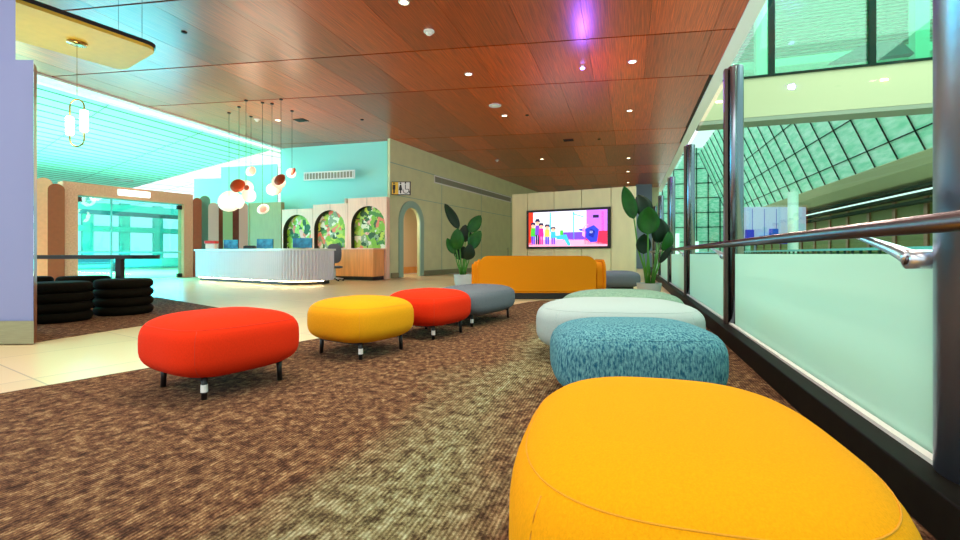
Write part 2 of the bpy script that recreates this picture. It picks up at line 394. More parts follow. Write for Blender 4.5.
# ------------------------------------------------------------------ left hall roof with skylight
RZ = 6.3
def R(px, py, z=RZ): return at(px, FOC * (z - HC) / (254 - py))
bm = NB()
A, B = R(120, 191), R(285, 146)
dirx, diry = B[0] - A[0], B[1] - A[1]
A2 = (A[0] - dirx * 1.5, A[1] - diry * 1.5)
roofpts = [(-14.9, -2), (-14.9, 16.2), B, A, A2, (-60, -2)]
prism(bm, roofpts, RZ, RZ + .15)
struct('roof', bm, M['roof'])
# joints of the roof panels, tilted like the sheet lines
bm = NB()
du = Vector((dirx, diry, 0)).normalized(); dv = Vector((-du.y, du.x, 0))
inside_n = 0
def inpoly(p, poly):
    c = False; j = len(poly) - 1
    for i in range(len(poly)):
        xi, yi = poly[i]; xj, yj = poly[j]
        if (yi > p[1]) != (yj > p[1]) and p[0] < (xj - xi) * (p[1] - yi) / (yj - yi) + xi: c = not c
        j = i
    return c
def clipline(o, d, poly, step=.25):
    seg = []; s = None
    for k in range(-280, 281):
        p = o + d * (k * step)
        if inpoly((p.x, p.y), poly):
            if s is None: s = p
            e = p
        elif s is not None: seg.append((s, e)); s = None
    return seg
base = Vector((B[0], B[1], 0))
for k in range(0, 50):
    for s, e in clipline(Vector((-15.4 - .9 * k, 20, 0)), Vector((0, 1, 0)), roofpts):
        tube(bm, [(s.x, s.y, RZ - .01), (e.x, e.y, RZ - .01)], .02, 4)
for k in range(0, 14):
    for s, e in clipline(base - dv * (3.6 * k + .02), du, roofpts):
        tube(bm, [(s.x, s.y, RZ - .01), (e.x, e.y, RZ - .01)], .016, 4)
struct('trim_3', bm, M['roofline'])
# skylight frame (open sky behind clear panes)
bm = NB()
for k in range(0, 8):
    o0 = Vector((B[0], B[1], 0)) + dv * (2.2 * k) + du * 4; e0 = o0 - du * 44
    tube(bm, [(o0.x, o0.y, RZ), (e0.x, e0.y, RZ)], .035, 4)
for k in range(0, 16):
    o0 = Vector((B[0], B[1], 0)) - du * (2.8 * k); e0 = o0 + dv * 15.4
    tube(bm, [(o0.x, o0.y, RZ), (e0.x, e0.y, RZ)], .03, 4)
sk = struct('window_1', bm, M['white'])
q = [Vector((B[0], B[1], 0)) + du * 4, Vector((B[0], B[1], 0)) - du * 44]
q = [(q[0].x, q[0].y), (q[1].x, q[1].y), ((q[1] + dv * 15.4).x, (q[1] + dv * 15.4).y), ((q[0] + dv * 15.4).x, (q[0] + dv * 15.4).y)]
obj('pane', prism(NB(), q, RZ + .04, RZ + .06), M['skyglass'], sk)

# ------------------------------------------------------------------ aqua wall behind reception and restroom wall
cor = Vector((*at(390, 18.1), 0))
pL = Vector((*at(275, 19.5), 0))
ang = math.atan2(cor.y - pL.y, cor.x - pL.x)
Lw = (cor - pL).length
struct('wall_back', bx(0, Lw - .3, .35, .6, 0, H), M['cyanwall'], pL, ang)
qa, qb, qc = at(194, 21.6), at(221, 21.4), at(277, 20.6)
struct('wall_back', prism(NB(), [qa, qb, at(221, 21.6), at(194, 21.8)], 0, zy(179, 21.6)), M['cyanwall'])
struct('wall_back', prism(NB(), [qb, qc, at(278, 20.9), at(222, 21.65)], 0, 4.98), M['cyanwall'])
# restroom wall: runs away behind the plant to the far end
ra = PI / 2 - math.radians(8.6)
AR = at(410, 18.0)
# local x along the wall starting at the corner, local y = into the wall (left side)
def loc_along(px):                        # distance along the wall seen at a picture column
    th = math.atan((px - 480) / FOC); dx, dy = math.sin(th - YAW), math.cos(th - YAW)
    ux, uy = math.cos(ra), math.sin(ra)
    # cor + s*u = k*d
    det = ux * (-dy) - uy * (-dx)
    s = ((-cor.x) * (-dy) - (-cor.y) * (-dx)) / det
    return s
sA, sB = loc_along(402.5), loc_along(419.5)
rA = (sB - sA) / 2; cA = (sA + sB) / 2
zt = 2.9
bm = arch_wall(NB(), 0, sB + .7, 0, H, cA, rA, 0, zt - rA, 0, .12)
box(bm, sB + .7, 24, 0, .12, 0, H)
struct('wall_left', bm, M['sagewall'], cor, ra)
# arch architrave
bm = NB()
for k in range(1):
    path = [(cA + rA + .0, 0)] + [(cA + rA * math.cos(PI * i / 20), zt - rA + rA * math.sin(PI * i / 20)) for i in range(21)] + [(cA - rA, 0)]
    w_ = .28
    path2 = [(cA + rA + w_, 0)] + [(cA + (rA + w_) * math.cos(PI * i / 20), zt - rA + (rA + w_) * math.sin(PI * i / 20)) for i in range(21)] + [(cA - rA - w_, 0)]
    n_ = len(path); V = {}
    for yy in (-.05, 0.0):
        for nm, pp in (('a', path), ('b', path2)): V[nm, yy] = [bm.verts.new((x, yy, z)) for x, z in pp]
    for i in range(n_ - 1):
        for k1, k2 in ((('a', -.05), ('b', -.05)), (('b', -.05), ('b', 0.0)), (('a', 0.0), ('a', -.05))):
            bm.faces.new((V[k1][i], V[k1][i + 1], V[k2][i + 1], V[k2][i]))
struct('trim_4', bm, M['sageedge'], cor, ra)
struct('wall_corridor', bx(sA - 1.2, sB + 3.4, 1.9, 2.0, 0, 3.2), M['interior'], cor, ra)
struct('wall_corridor', bx(sB + 3.2, sB + 3.3, .3, 1.9, 0, 3.2), M['interior'], cor, ra)
struct('baseboard_corridor', bx(sA - 1.2, sB + 3.2, 1.86, 1.9, 0, .32), M['oak'], cor, ra)
struct('baseboard_left', box(box(NB(), .05, sA - .3, -.04, 0, 0, .2), sB + .3, 24, -.04, 0, 0, .22), M['skirt'], cor, ra)
# reveal joints of the wall panels
bm = NB()
box(bm, .0, 24, -.012, 0, 4.55, 4.58); box(bm, .0, 24, -.012, 0, 3.3, 3.325)
for x in (3.9, 8.1, 12.3): box(bm, x, x + .02, -.012, 0, .2, 4.55)
struct('trim_5', bm, M['sageedge'], cor, ra)
cx_, cy_ = at(406, 19.6)
lamp('corridor_light', 'AREA', tuple(cor + Vector((math.cos(ra) * cA - math.sin(ra) * 1.0, math.sin(ra) * cA + math.cos(ra) * 1.0, 3.0))), 60, (1, .85, .7), size=1.2)
# linear grille in the restroom wall
def grille(name, label, L, h, loc, rz, n=3):
    t = thing(name, label, 'air vent', loc, rz)
    fr = NB(); box(fr, 0, L, -.03, .0, 0, .05); box(fr, 0, L, -.03, 0, h - .05, h); box(fr, 0, .05, -.03, 0, .05, h - .05); box(fr, L - .05, L, -.03, 0, .05, h - .05)
    obj('frame', fr, M['white'], t)
    sl = NB()
    for k in range(n): z = .05 + (h - .1) * (k + .5) / n; box(sl, .05, L - .05, -.02, -.004, z - .012, z + .012)
    obj('louvre', sl, M['soffit'], t)
    obj('backing', bx(.05, L - .05, -.004, -.001, .05, h - .05), M['soffit'], t)
    return t
s1, s2 = loc_along(434), loc_along(511)
u = Vector((math.cos(ra), math.sin(ra), 0))
grille('wall_grille', 'long thin linear air grille high on the sage wall left of the screen', s2 - s1, .36, tuple(cor + u * s1 + Vector((0, 0, 4.2))), ra, 4)
# far end wall
e2 = cor + u * 17.6
struct('wall_far', bx(0, 8.3, 0, .2, 0, H), M['sagewall'], tuple(e2), 0.0)
# door handle set in the wall
s3 = loc_along(507)
t = thing('door_handle', 'tall slim dark pull handle on the sage wall beside the screen wall', 'handle', tuple(cor + u * s3 + Vector((0, 0, .75))), ra)
obj('grip', cyl(NB(), (0, -.07, 0), (0, -.07, .6), .02), M['soffit'], t, True)
for z in (.08, .52): obj('mount', cyl(NB(), (0, -.07, z), (0, 0, z), .012), M['soffit'], t)

# ------------------------------------------------------------------ restroom sign
t = thing('restroom_sign', 'projecting restroom sign with man, woman and wheelchair symbols at the wall corner', 'sign', (*at(391.5, 17.75), zy(195, 17.75)), YAW)
Wd = 19 * 17.75 / FOC; Hd = 13.5 * 17.75 / FOC
obj('sign_panel', bx(0, Wd, 0, .08, 0, Hd), M['black'], t)
obj('sign_face', bx(.27, Wd - .03, -.012, -.001, .03, Hd - .03), M['white'], t)
obj('yellow_field', bx(.02, .26, -.012, -.001, .03, Hd - .03), M['yellowp'], t)
def person_sym(cx, h, dress):
    bm = NB(); lathe(bm, [(0, 0), (.035, 0), (.035, .01), (0, .01)], seg=16, M=Matrix.Translation((cx, -.014, h * .86)) @ Matrix.Rotation(PI / 2, 4, 'X'))
    if dress: prism_y(bm, [(cx - .03, h * .75), (cx + .03, h * .75), (cx + .07, h * .35), (cx + .025, h * .35), (cx + .025, .06), (cx - .025, .06), (cx - .025, h * .35), (cx - .07, h * .35)], -.022, -.014)
    else: prism_y(bm, [(cx - .055, h * .75), (cx + .055, h * .75), (cx + .05, h * .4), (cx + .032, h * .4), (cx + .03, .06), (cx - .03, .06), (cx - .032, h * .4), (cx - .05, h * .4)], -.022, -.014)
    return bm
obj('man_symbol', person_sym(.1, Hd, False), M['black'], t)
obj('woman_symbol', person_sym(.35, Hd, True), M['black'], t)
bm = NB(); cxs = .56
tube(bm, [(cxs + .11 * math.cos(a_), -.018, .17 + .11 * math.sin(a_)) for a_ in [math.radians(160 + i * 20) for i in range(12)]], .014, 6)
tube(bm, [(cxs - .02, -.018, .4), (cxs - .02, -.018, .22), (cxs + .1, -.018, .22), (cxs + .14, -.018, .08)], .016, 6)
lathe(bm, [(0, 0), (.03, 0), (.03, .01), (0, .01)], seg=12, M=Matrix.Translation((cxs - .02, -.014, .46)) @ Matrix.Rotation(PI / 2, 4, 'X'))
obj('wheelchair_symbol', bm, M['black'], t)

# ------------------------------------------------------------------ arched mural wall and oak cabinet
aR, aL = Vector((*at(387, 17.2), 0)), Vector((*at(282, 19.0), 0))
am = math.atan2(aR.y - aL.y, aR.x - aL.x); Lm = (aR - aL).length
def along(px, o, a_):
    th = math.atan((px - 480) / FOC); dx, dy = math.sin(th - YAW), math.cos(th - YAW)
    ux, uy = math.cos(a_), math.sin(a_)
    det = ux * (-dy) + uy * dx
    return (o.x * dy - o.y * dx) / det
sec = [(282, 313, 283, 311, 213), (313, 348, 314, 345, 210), (348, 387, 351, 385, 206)]
PHS = [2.78, 2.92, 3.1]; ZAS = [2.55, 2.68, 2.78]
for i, (a_, b_, c_, d_, yt) in enumerate(sec):
    s0, s1_, q0, q1 = (along(v, aL, am) for v in (a_, b_, c_, d_))
    PH, zarch = PHS[i], ZAS[i]
    r_ = min((q1 - q0) / 2, (s1_ - s0) / 2 - .08); cc = (q0 + q1) / 2
    cc = max(s0 + r_ + .05, min(cc, s1_ - r_ - .05))
    lab = ['arched mural panel at the left, mostly hidden low by the counter screens', 'arched mural panel in the middle of the three', 'arched mural panel nearest the restroom sign, above the oak cabinet'][i]
    t = thing('mural_panel', 'pale wood ' + lab, 'wall panel', tuple(aL + Vector((math.cos(am), math.sin(am), 0)) * s0), am, 'arched leaf mural panels')
    wd = s1_ - s0 - .02
    obj('surround', arch_wall(NB(), 0, wd, .0, PH, cc - s0, r_, 1.14, zarch - r_, 0, .22), M['oaklight'], t)
    pts = [(cc - s0 + (r_ + .02) * math.cos(PI * k / 24), zarch - r_ + (r_ + .02) * math.sin(PI * k / 24)) for k in range(25)] + [(cc - s0 - r_ - .02, 1.12), (cc - s0 + r_ + .02, 1.12)]
    obj('mural', prism_y(NB(), pts, .222, .24), M['mur'][i], t)
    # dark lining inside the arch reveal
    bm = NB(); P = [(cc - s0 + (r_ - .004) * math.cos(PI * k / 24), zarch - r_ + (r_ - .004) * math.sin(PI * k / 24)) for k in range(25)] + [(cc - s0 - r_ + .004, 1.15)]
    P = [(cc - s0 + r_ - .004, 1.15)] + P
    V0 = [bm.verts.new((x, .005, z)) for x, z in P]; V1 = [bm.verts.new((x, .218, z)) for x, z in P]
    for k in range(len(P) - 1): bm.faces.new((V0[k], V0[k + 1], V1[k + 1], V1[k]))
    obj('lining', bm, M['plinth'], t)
    jb = NB(); box(jb, wd / 2 - .008, wd / 2 + .008, -.006, 0, zarch + .02, PH); obj('joint', jb, M['soffit'], t)
# cabinet below the third arch
oc = aL + Vector((math.cos(am), math.sin(am), 0)) * along(332, aL, am)
lc = (aR - oc).length - .1
t = thing('oak_cabinet', 'low oak base cabinet under the right arched mural beside the chair', 'cabinet', tuple(oc), am)
obj('body', bx(-2.4, lc, -.75, -.03, .13, 1.12, bev=.01), M['oak'], t)
obj('worktop', bx(-2.4, lc + .02, -.78, -.005, 1.12, 1.16), M['oaklight'], t)
obj('plinth', bx(-2.4, lc - .04, -.7, -.01, 0, .13), M['plinth'], t)
for x in (-.9, .55): obj('door_gap', bx(x - .006, x + .006, -.757, -.751, .15, 1.1), M['plinth'], t)
# olive board wall left of the arches
gL = Vector((*at(248.5, 19.5), 0)); gR = aL - Vector((.02, 0, 0))
struct('wall_board', bx(0, (gR - gL).length - .03, .0, .2, 0, zy(203, 19.4)), M['olivegreen'], tuple(gL), math.atan2(gR.y - gL.y, gR.x - gL.x))
# aqua wall grille
d_ = 18.9
t = grille('wall_grille', 'white slotted air grille on the aqua wall above the murals', 57 * d_ / FOC, .34, (*at(304, 18.85), zy(181, d_)), ang, 1)
for ch in t.children:
    if ch.name.startswith('louvre'):
        bm = NB(); L_ = 57 * d_ / FOC
        for k in range(16): box(bm, .1 + k * L_ / 16.5, .13 + k * L_ / 16.5, -.02, -.004, .05, .29)
        me = bpy.data.meshes.new('louvre'); bm.to_mesh(me); bm.free(); me.materials.append(M['white']); ch.data = me
t.location = Vector(t.location); t.rotation_euler[1] = 0

# ------------------------------------------------------------------ portal with glass doors
pA, pB = Vector((*at(63, 15.4), 0)), Vector((*at(193, 19.0), 0))
pa = math.atan2(pB.y - pA.y, pB.x - pA.x); PLn = (pB - pA).length
def pal(px): return along(px, pA, pa)
PHt = 3.4
i0, i1 = pal(78), pal(184)
t = thing('entrance_portal', 'peach terrazzo entrance portal framing glass doors beside the dark stools', 'door frame', tuple(pA), pa)
bm = NB(); D_ = .45
box(bm, 0, i0, 0, D_, 0, PHt); box(bm, i1, PLn, 0, D_, 0, PHt); box(bm, i0, i1, 0, D_, 2.98, PHt)
obj('surround', bm, M['terrazzo'], t)
fr = NB(); mid = pal(114)
box(fr, mid - .02, mid + .02, .18, .24, 0, 2.98); box(fr, i0, i1, .19, .23, 2.94, 2.98); box(fr, i0, i1, .19, .23, 1.02, 1.05)
obj('door_frame', fr, M['aquaframe'], t)
obj('glass_pane', bx(i0, mid - .02, .2, .21, 0, 2.94), M['doorglass'], t)
obj('glass_pane', bx(mid + .02, i1, .2, .21, 0, 2.94), M['doorglass'], t)
for x, z in ((i0 + .08, 2.84), (i1 - .08, 2.84), (i1 - .08, .08)):
    obj('corner_fitting', bx(x - .08, x + .08, .14, .27, z - .08, z + .08, bev=.01), M['black'], t)
es = pA + Vector((math.cos(pa), math.sin(pa), 0)) * (pal(134)) + Vector((math.sin(pa), -math.cos(pa), 0)) * .056
t = thing('exit_sign', 'small glowing white box sign on the lintel over the glass doors', 'sign', (es.x, es.y, 3.1), pa)
obj('lit_face', bx(-.5, .5, -.03, .03, 0, .2, bev=.01), M['coolglow'], t)
obj('backplate', bx(-.53, .53, .031, .05, -.02, .22), M['white'], t)

# round topped boards, each a thing
def board(px0, px1, d, ytop, m, label, grp='round topped coloured boards around the entrance'):
    x, y = at((px0 + px1) / 2, d); wd = (px1 - px0) * d / FOC; z = zy(ytop, d)
    pts = [(wd / 2, 0)] + [(wd / 2 * math.cos(PI * k / 16), z - wd / 2 + wd / 2 * math.sin(PI * k / 16)) for k in range(17)] + [(-wd / 2, 0)]
    o = obj('round_topped_board', prism_y(NB(), pts, -.12, .12), M[m]); o.location = (x, y, 0)
    o.rotation_euler[2] = math.atan2(y, x) - PI / 2
    tag(o, label, 'wall panel', grp)
board(37, 50.5, 15.9, 178, 'peach', 'peach round topped board at the far left beside the grey wall')
board(50, 62.6, 15.3, 184, 'terra', 'terracotta round topped board just left of the portal')
for kk, (a_, b_, y_, m_, l_) in enumerate(((193.6, 201, 198, 'terra', 'terracotta round topped board touching the right side of the portal'), (200.5, 209.5, 196, 'greyg', 'tall grey green round topped board right of the portal'),
        (209, 218, 203, 'pinkp', 'dusty pink board between the grey green and terracotta boards'), (217.5, 224, 201, 'terra', 'narrow terracotta board in the middle of the row behind the counter'),
        (223.5, 232, 208, 'sagep', 'sage green board behind the leftmost counter screen'), (231.5, 240, 206, 'rust', 'dark rust round topped board near the pendant lamps'), (239.5, 247.5, 203, 'pinkp', 'dusty pink board next to the olive wall boards'))):
    dd = 19.2 + (a_ - 193) * .006 + (.3 if kk % 2 else 0)
    board(a_, b_, dd, y_, m_, l_)

# hall beyond the glass doors
fb = pA + Vector((-math.sin(pa), math.cos(pa), 0)) * 16 - Vector((math.cos(pa), math.sin(pa), 0)) * 14
t = thing('hall_facade', 'aqua window wall with white bright panes seen through the glass doors', 'window wall', tuple(fb), pa)
bm = NB()
for k in range(22): box(bm, k * 2.0, k * 2.0 + .55, 0, .3, 0, 4.3)
box(bm, 0, 44, -.05, .25, 2.4, 2.75); box(bm, 0, 44, -.05, .25, 3.6, 4.2); box(bm, 0, 44, -.05, .25, 0, .5)
obj('frame', bm, M['aquaframe'], t)
obj('beam', bx(8, 30, -2.6, -2.3, 3.3, 3.55), M['bluegl'], t)
obj('barrier', box(box(NB(), 2, 42, -4, -3.95, 1.0, 1.06), 2, 42, -4, -3.98, 0.2, .7), M['aquaframe'], t)
# low seats in that hall
for k, (ax, L_) in enumerate(((10, 1.6), (12.4, 1.4), (17.5, 2.0))):
    p = fb + Vector((math.cos(pa), math.sin(pa), 0)) * ax + Vector((math.sin(pa), -math.cos(pa), 0)) * 6
    tt = thing('bench', ['dark bench beyond the glass doors, behind the table edge', 'dark bench in the middle beyond the glass doors', 'dark bench furthest right beyond the glass doors'][k], 'bench', tuple(p), pa, 'benches beyond the glass doors')
    obj('seat', bx(0, L_, 0, .5, .38, .5, bev=.02), M['bluegl'], tt)
    obj('backrest', bx(0, L_, .5, .58, .45, .9, bev=.02), M['bluegl'], tt)
    for x in (.1, L_ - .1): obj('leg', bx(x - .03, x + .03, .05, .45, 0, .38), M['black'], tt)

# ------------------------------------------------------------------ left foreground wall
wx, wy = at(33.5, 4.9)
struct('wall_entrance', prism(NB(), [(wx, wy), at(-120, 4.85), at(-120, 5.6), at(31, 5.6)], .0, zy(60, 4.9)), M['wallL'])
struct('baseboard_entrance', prism(NB(), [at(33.8, 4.87), at(-120, 4.82), at(-120, 4.845), at(33.4, 4.895)], 0, .24), M['skirt'])
struct('trim_6', prism(NB(), [at(34, 4.88), at(37, 5.0), at(36, 5.6), at(33.7, 5.6)], .0, zy(64, 4.9)), M['brownmetal'])
ux_, uy_ = at(15.5, 4.75)
struct('wall_entrance', prism(NB(), [at(15.5, 4.95), at(-120, 4.9), at(-120, 5.55), at(14, 5.55)], zy(60, 4.9) + .002, H), M['wallL'])

# ------------------------------------------------------------------ yellow canopy and loop pendant
HCn = 4.2
def Cc(px, py): return at(px, FOC * (HCn - HC) / (254 - py))
P = [Cc(-60, -24), Cc(158, 51), Cc(124, 71), Cc(-60, 19)]
def roundpoly(P, r, seg=6):
    out = []
    for i in range(len(P)):
        a_, b_, c_ = Vector(P[i - 1]), Vector(P[i]), Vector(P[(i + 1) % len(P)])
        u1 = (a_ - b_).normalized(); u2 = (c_ - b_).normalized()
        p0 = b_ + u1 * r; p2 = b_ + u2 * r
        for k in range(seg + 1):
            t_ = k / seg; q_ = p0 * (1 - t_) ** 2 + b_ * 2 * t_ * (1 - t_) + p2 * t_ ** 2; out.append((q_.x, q_.y))
    return out
RP = roundpoly(P, .2)
t = thing('ceiling_canopy', 'yellow rounded canopy panel hung under the wooden ceiling at upper left', 'canopy', (0, 0, HCn))
obj('panel', prism(NB(), RP, 0, .05), M['yellowp'], t)
cxm = sum(p[0] for p in RP) / len(RP); cym = sum(p[1] for p in RP) / len(RP)
obj('edge_band', prism(NB(), [((x - cxm) * 1.012 + cxm, (y - cym) * 1.02 + cym) for x, y in RP], .051, .11), M['black'], t)
for k in (2, 9, 16, 23): obj('hanger', cyl(NB(), (RP[k][0] * .9 + cxm * .1, RP[k][1] * .9 + cym * .1, .1), (RP[k][0] * .9 + cxm * .1, RP[k][1] * .9 + cym * .1, H - HCn), .004, seg=6), M['steel'], t)
dP = FOC * (HCn - HC) / (254 - 42.5)
px_, py_ = at(77, dP)
t = thing('loop_pendant_lamp', 'brass loop pendant lamp with two glowing tubes under the yellow canopy', 'pendant lamp', (px_, py_, zy(147, dP)), YAW)
hz = HCn - zy(147, dP)
obj('ceiling_rose', lathe(NB(), [(0, hz - .03), (.125, hz - .025), (.125, hz - .002), (0, hz - .002)]), M['brass'], t, True)
obj('cord', cyl(NB(), (0, 0, .78), (0, 0, hz - .03), .004, seg=6), M['brass'], t)
lp = [(.11 * math.cos(a_), 0, .12 + .11 * math.sin(a_)) for a_ in [PI + PI * i / 12 for i in range(13)]] + [(.11 * math.cos(a_), 0, .62 + .11 * math.sin(a_)) for a_ in [PI * i / 12 for i in range(13)]]
lp = [(x, y, z - .0) for x, y, z in lp]
obj('loop', tube(NB(), lp, .011, 8, True), M['brass'], t, True)
for s_, z0, z1 in ((-1, .17, .48), (1, .22, .58)):
    obj('light_tube', lathe(NB(), [(0, z0), (.045, z0 + .02), (.05, z0 + .05), (.05, z1 - .05), (.045, z1 - .02), (0, z1)], s_ * .11, 0), M['tubeglow'], t, True)
lamp('pendant_glow', 'POINT', (px_, py_ - .25, zy(120, dP)), 25, (1, .9, .7), shadow_soft_size=.15)

# ------------------------------------------------------------------ dark table and ring poufs at the left
t = thing('high_table', 'long black rounded table top on a single leg behind the dark stools', 'table', (*at(120, 8.6), 0), YAW)
kx = 8.6 / FOC
tp = rrect((-30 - 120) * kx, (156 - 120) * kx, -.3, .3, .28)
obj('tabletop', prism(NB(), tp, .86, .93), M['black'], t)
obj('leg', box(NB(), -.05, .05, -.05, .05, .02, .86), M['black'], t)
obj('leg', box(NB(), -2.35, -2.23, -.06, .06, .02, .86), M['black'], t)
obj('base_plate', prism(NB(), rrect(-.25, .25, -.22, .22, .05), 0, .02), M['black'], t)
obj('base_plate', prism(NB(), rrect(-2.54, -2.04, -.22, .22, .05), 0, .02), M['black'], t)
def pouf(px, d, label):
    x, y = at(px, d)
    t = thing('ring_pouf', label, 'stool', (x, y, 0), 0, 'dark stacked ring stools at the black table')
    R0, n_, h_ = .39, 4, .55
    for k in range(n_):
        zc = h_ * (k + .5) / n_; rr_ = h_ / n_ / 2 * 1.04
        prof = [(0, zc - rr_ * .85)] + [(R0 - rr_ + rr_ * math.cos(a_) * (1 if k < 3 else .95), zc + rr_ * math.sin(a_)) for a_ in [-PI / 2 + PI * i / 12 for i in range(13)]] + [(0, zc + rr_)]
        prof = [(0, zc - rr_)] + prof[1:]
        obj('cushion_ring', lathe(NB(), prof, seg=40), M['f_dark'], t, True)
    return t
pouf(124, 7.35, 'dark ring stool at the right, just behind the near red ottoman')
pouf(58, 6.55, 'dark ring stool in front at the far left, beside the grey wall')
pouf(84, 8.3, 'dark ring stool between and behind the two front ring stools')
pouf(24, 8.0, 'dark ring stool mostly hidden behind the grey wall edge')

# ------------------------------------------------------------------ reception counter
rL, rR = Vector((*at(194, 16.8), 0)), Vector((*at(337.5, 13.9), 0))
ra2 = math.radians(-14); uu = Vector((math.cos(ra2), math.sin(ra2), 0))
Lc = 5.95
t = thing('reception_counter', 'long white ribbed reception counter with rounded right end', 'counter', tuple(rL), ra2)
def counter_outline(off):
    r = 1.0 - off; pts = []
    x0, x1, y0, y1 = 0 + off, Lc - off, off, 1.4 - off
    pts.append((x0, y1)); pts.append((x0, y0))
    n_ = 70
    for k in range(n_): pts.append((x0 + (x1 - r - x0) * (k + 1) / n_, y0))
    for k in range(1, 25):
        a_ = -PI / 2 + (PI * .5) * k / 24; pts.append((x1 - r + r * math.cos(a_), y0 + r + r * math.sin(a_)))
    pts.append((x1, y1))
    return pts
# resample outline for ribs
def resample(pts, step):
    out = [Vector(pts[0])]; acc = 0
    for a_, b_ in zip(pts, pts[1:]):
        a_, b_ = Vector(a_), Vector(b_); L_ = (b_ - a_).length; s = step - acc
        while s <= L_: out.append(a_ + (b_ - a_) * s / L_); s += step
        acc = (acc + L_) % step if L_ > 0 else acc
        acc = L_ - (s - step)
    return out
path = resample(counter_outline(.05)[1:], .0145)
rib = []
for i, p in enumerate(path):
    a_ = path[max(i - 1, 0)]; b_ = path[min(i + 1, len(path) - 1)]; tg = (b_ - a_).normalized(); nn = Vector((tg.y, -tg.x))
    rib.append(p + nn * 0.045 * abs(math.sin(PI * i / 7)))
bm = NB()
A_ = [bm.verts.new((p.x, p.y, .12)) for p in rib]; B_ = [bm.verts.new((p.x, p.y, 1.06)) for p in rib]
for i in range(len(rib) - 1): bm.faces.new((A_[i], A_[i + 1], B_[i + 1], B_[i]))
ex = [bm.verts.new((.06, 1.34, z)) for z in (.12, 1.06)]; ey = [bm.verts.new((.06, .06, z)) for z in (.12, 1.06)]
bm.faces.new((ex[0], ey[0], ey[1], ex[1]))
obj('ribbed_front', bm, M['ribs'], t, False)
obj('countertop', prism(NB(), [p for p in counter_outline(0)][::-1], 1.06, 1.12), M['ctop'], t)
inner = [(x, y) for x, y in counter_outline(.14)]
obj('plinth', prism(NB(), inner[::-1], 0, .12), M['plinth'], t)
bm = tube(NB(), [(p[0], p[1], .10) for p in counter_outline(.115)[1:-1]], .012, 6)
obj('light_strip', bm, M['led'], t)
def monitor(px, d, wpx, label, rz=YAW):
    x, y = at(px, d)
    t = thing('monitor', label, 'computer screen', (x, y, 1.12), rz, 'screens on the reception counter')
    w2 = wpx * d / FOC / 2
    obj('housing', bx(-w2, w2, -.03, .02, .02, .33, bev=.012), M['screenb'], t)
    obj('bezel', bx(-w2, w2, .021, .035, .02, .33), M['black'], t)
    obj('stand', box(box(NB(), -.04, .04, .036, .07, .008, .25), -.14, .14, -.06, .14, 0, .008), M['black'], t)
monitor(231, 16.2, 14, 'screen with painted blue reflection on its back, at the left end of the white counter')
monitor(265, 15.3, 16, 'screen with painted blue reflection on its back, in the middle of the white counter')
monitor(302.5, 14.4, 19, 'screen with painted blue reflection on its back, nearest the rounded counter end')
t = thing('leaflet_box', 'small red topped white box at the left end of the counter', 'box', (*at(211.5, 16.4), 1.12), YAW)
obj('body', bx(-.16, .16, -.1, .1, 0, .2, bev=.01), M['offw'], t); obj('lid', bx(-.19, .19, -.13, .13, .2, .3, bev=.02), M['redp'], t)
t = thing('card_reader', 'flat black box on the counter between the left and middle screens', 'device', (*at(250, 15.6), 1.12), YAW)
obj('body', bx(-.18, .18, -.1, .1, 0, .1, bev=.01), M['black'], t); obj('keypad', bx(-.14, .14, -.08, .08, .1, .115), M['plinth'], t)
# chair
chx, chy = at(335, 16.2)
t = thing('office_chair', 'dark grey office chair behind the rounded end of the counter', 'chair', (chx, chy, 0), YAW + .4)
obj('seat', cushion(.26, .25, .44, .54, 3, 2.5, 32, 10), M['f_grey'], t, True)
bk = cushion(.25, .04, .62, 1.32, 3, 3, 32, 14); obj('backrest', bk, M['f_grey'], t, True, (0, .25, 0))
obj('gas_lift', cyl(NB(), (0, 0, .1), (0, 0, .44), .03), M['chrome'], t, True)
st_ = NB()
for k in range(5): a_ = 2 * PI * k / 5; tube(st_, [(0, 0, .12), (.28 * math.cos(a_), .28 * math.sin(a_), .07)], .022)
obj('star_base', st_, M['chrome'], t)
for k in range(5):
    a_ = 2 * PI * k / 5; obj('castor', lathe(NB(), [(0, 0), (.03, .005), (.033, .03), (.03, .055), (0, .06)], .28 * math.cos(a_), .28 * math.sin(a_), 12), M['black'], t, True)
obj('back_bar', tube(NB(), [(0, 0, .45), (0, .22, .47), (0, .29, .62), (0, .3, .9)], .018), M['black'], t)

# shell pendants
def disc(bm, c, r, th, tilt, az):
    Mx = Matrix.Translation(c) @ Matrix.Rotation(az, 4, 'Z') @ Matrix.Rotation(tilt, 4, 'X')
    prof = [(0, -th)] + [(r * math.sin(a_), -th * math.cos(a_)) for a_ in [PI * i / 12 for i in range(1, 12)]] + [(0, th)]
    return lathe(bm, prof, seg=28, M=Mx)
def shell(px, py, d, rpx, label, parts):
    x, y = at(px, d); z = zy(py, d); k = d / FOC
    t = thing('shell_pendant_lamp', label, 'pendant lamp', (x, y, z), YAW, 'shell pendant lamps over the counter')
    for nm, dx, dz, rp, m, tilt, az in parts:
        obj(nm, disc(NB(), (dx * k, (.05 if nm == 'shade' else -.08), dz * k), rp * k * .88, rp * k * .25, tilt, az), M[m], t, True)
    obj('cord', cyl(NB(), (0, 0, 0.05), (0, 0, H - z - .02), .006, seg=6), M['black'], t)
    obj('ceiling_rose', lathe(NB(), [(0, H - z - .03), (.05, H - z - .03), (.05, H - z - .001), (0, H - z - .001)], seg=16), M['black'], t)
    lamp('pendant_glow', 'POINT', (x, y, z), 34, (1, .76, .55), shadow_soft_size=.3)
T = PI / 2
shell(239, 186, 14.2, 8, 'pendant with dark copper disc and white shade, at the left of the cluster', [('shade', 6, -1, 8, 'shadewhite', T, .3), ('front_disc', 0, 0, 8.3, 'shadebrown', T * .78, .1)])
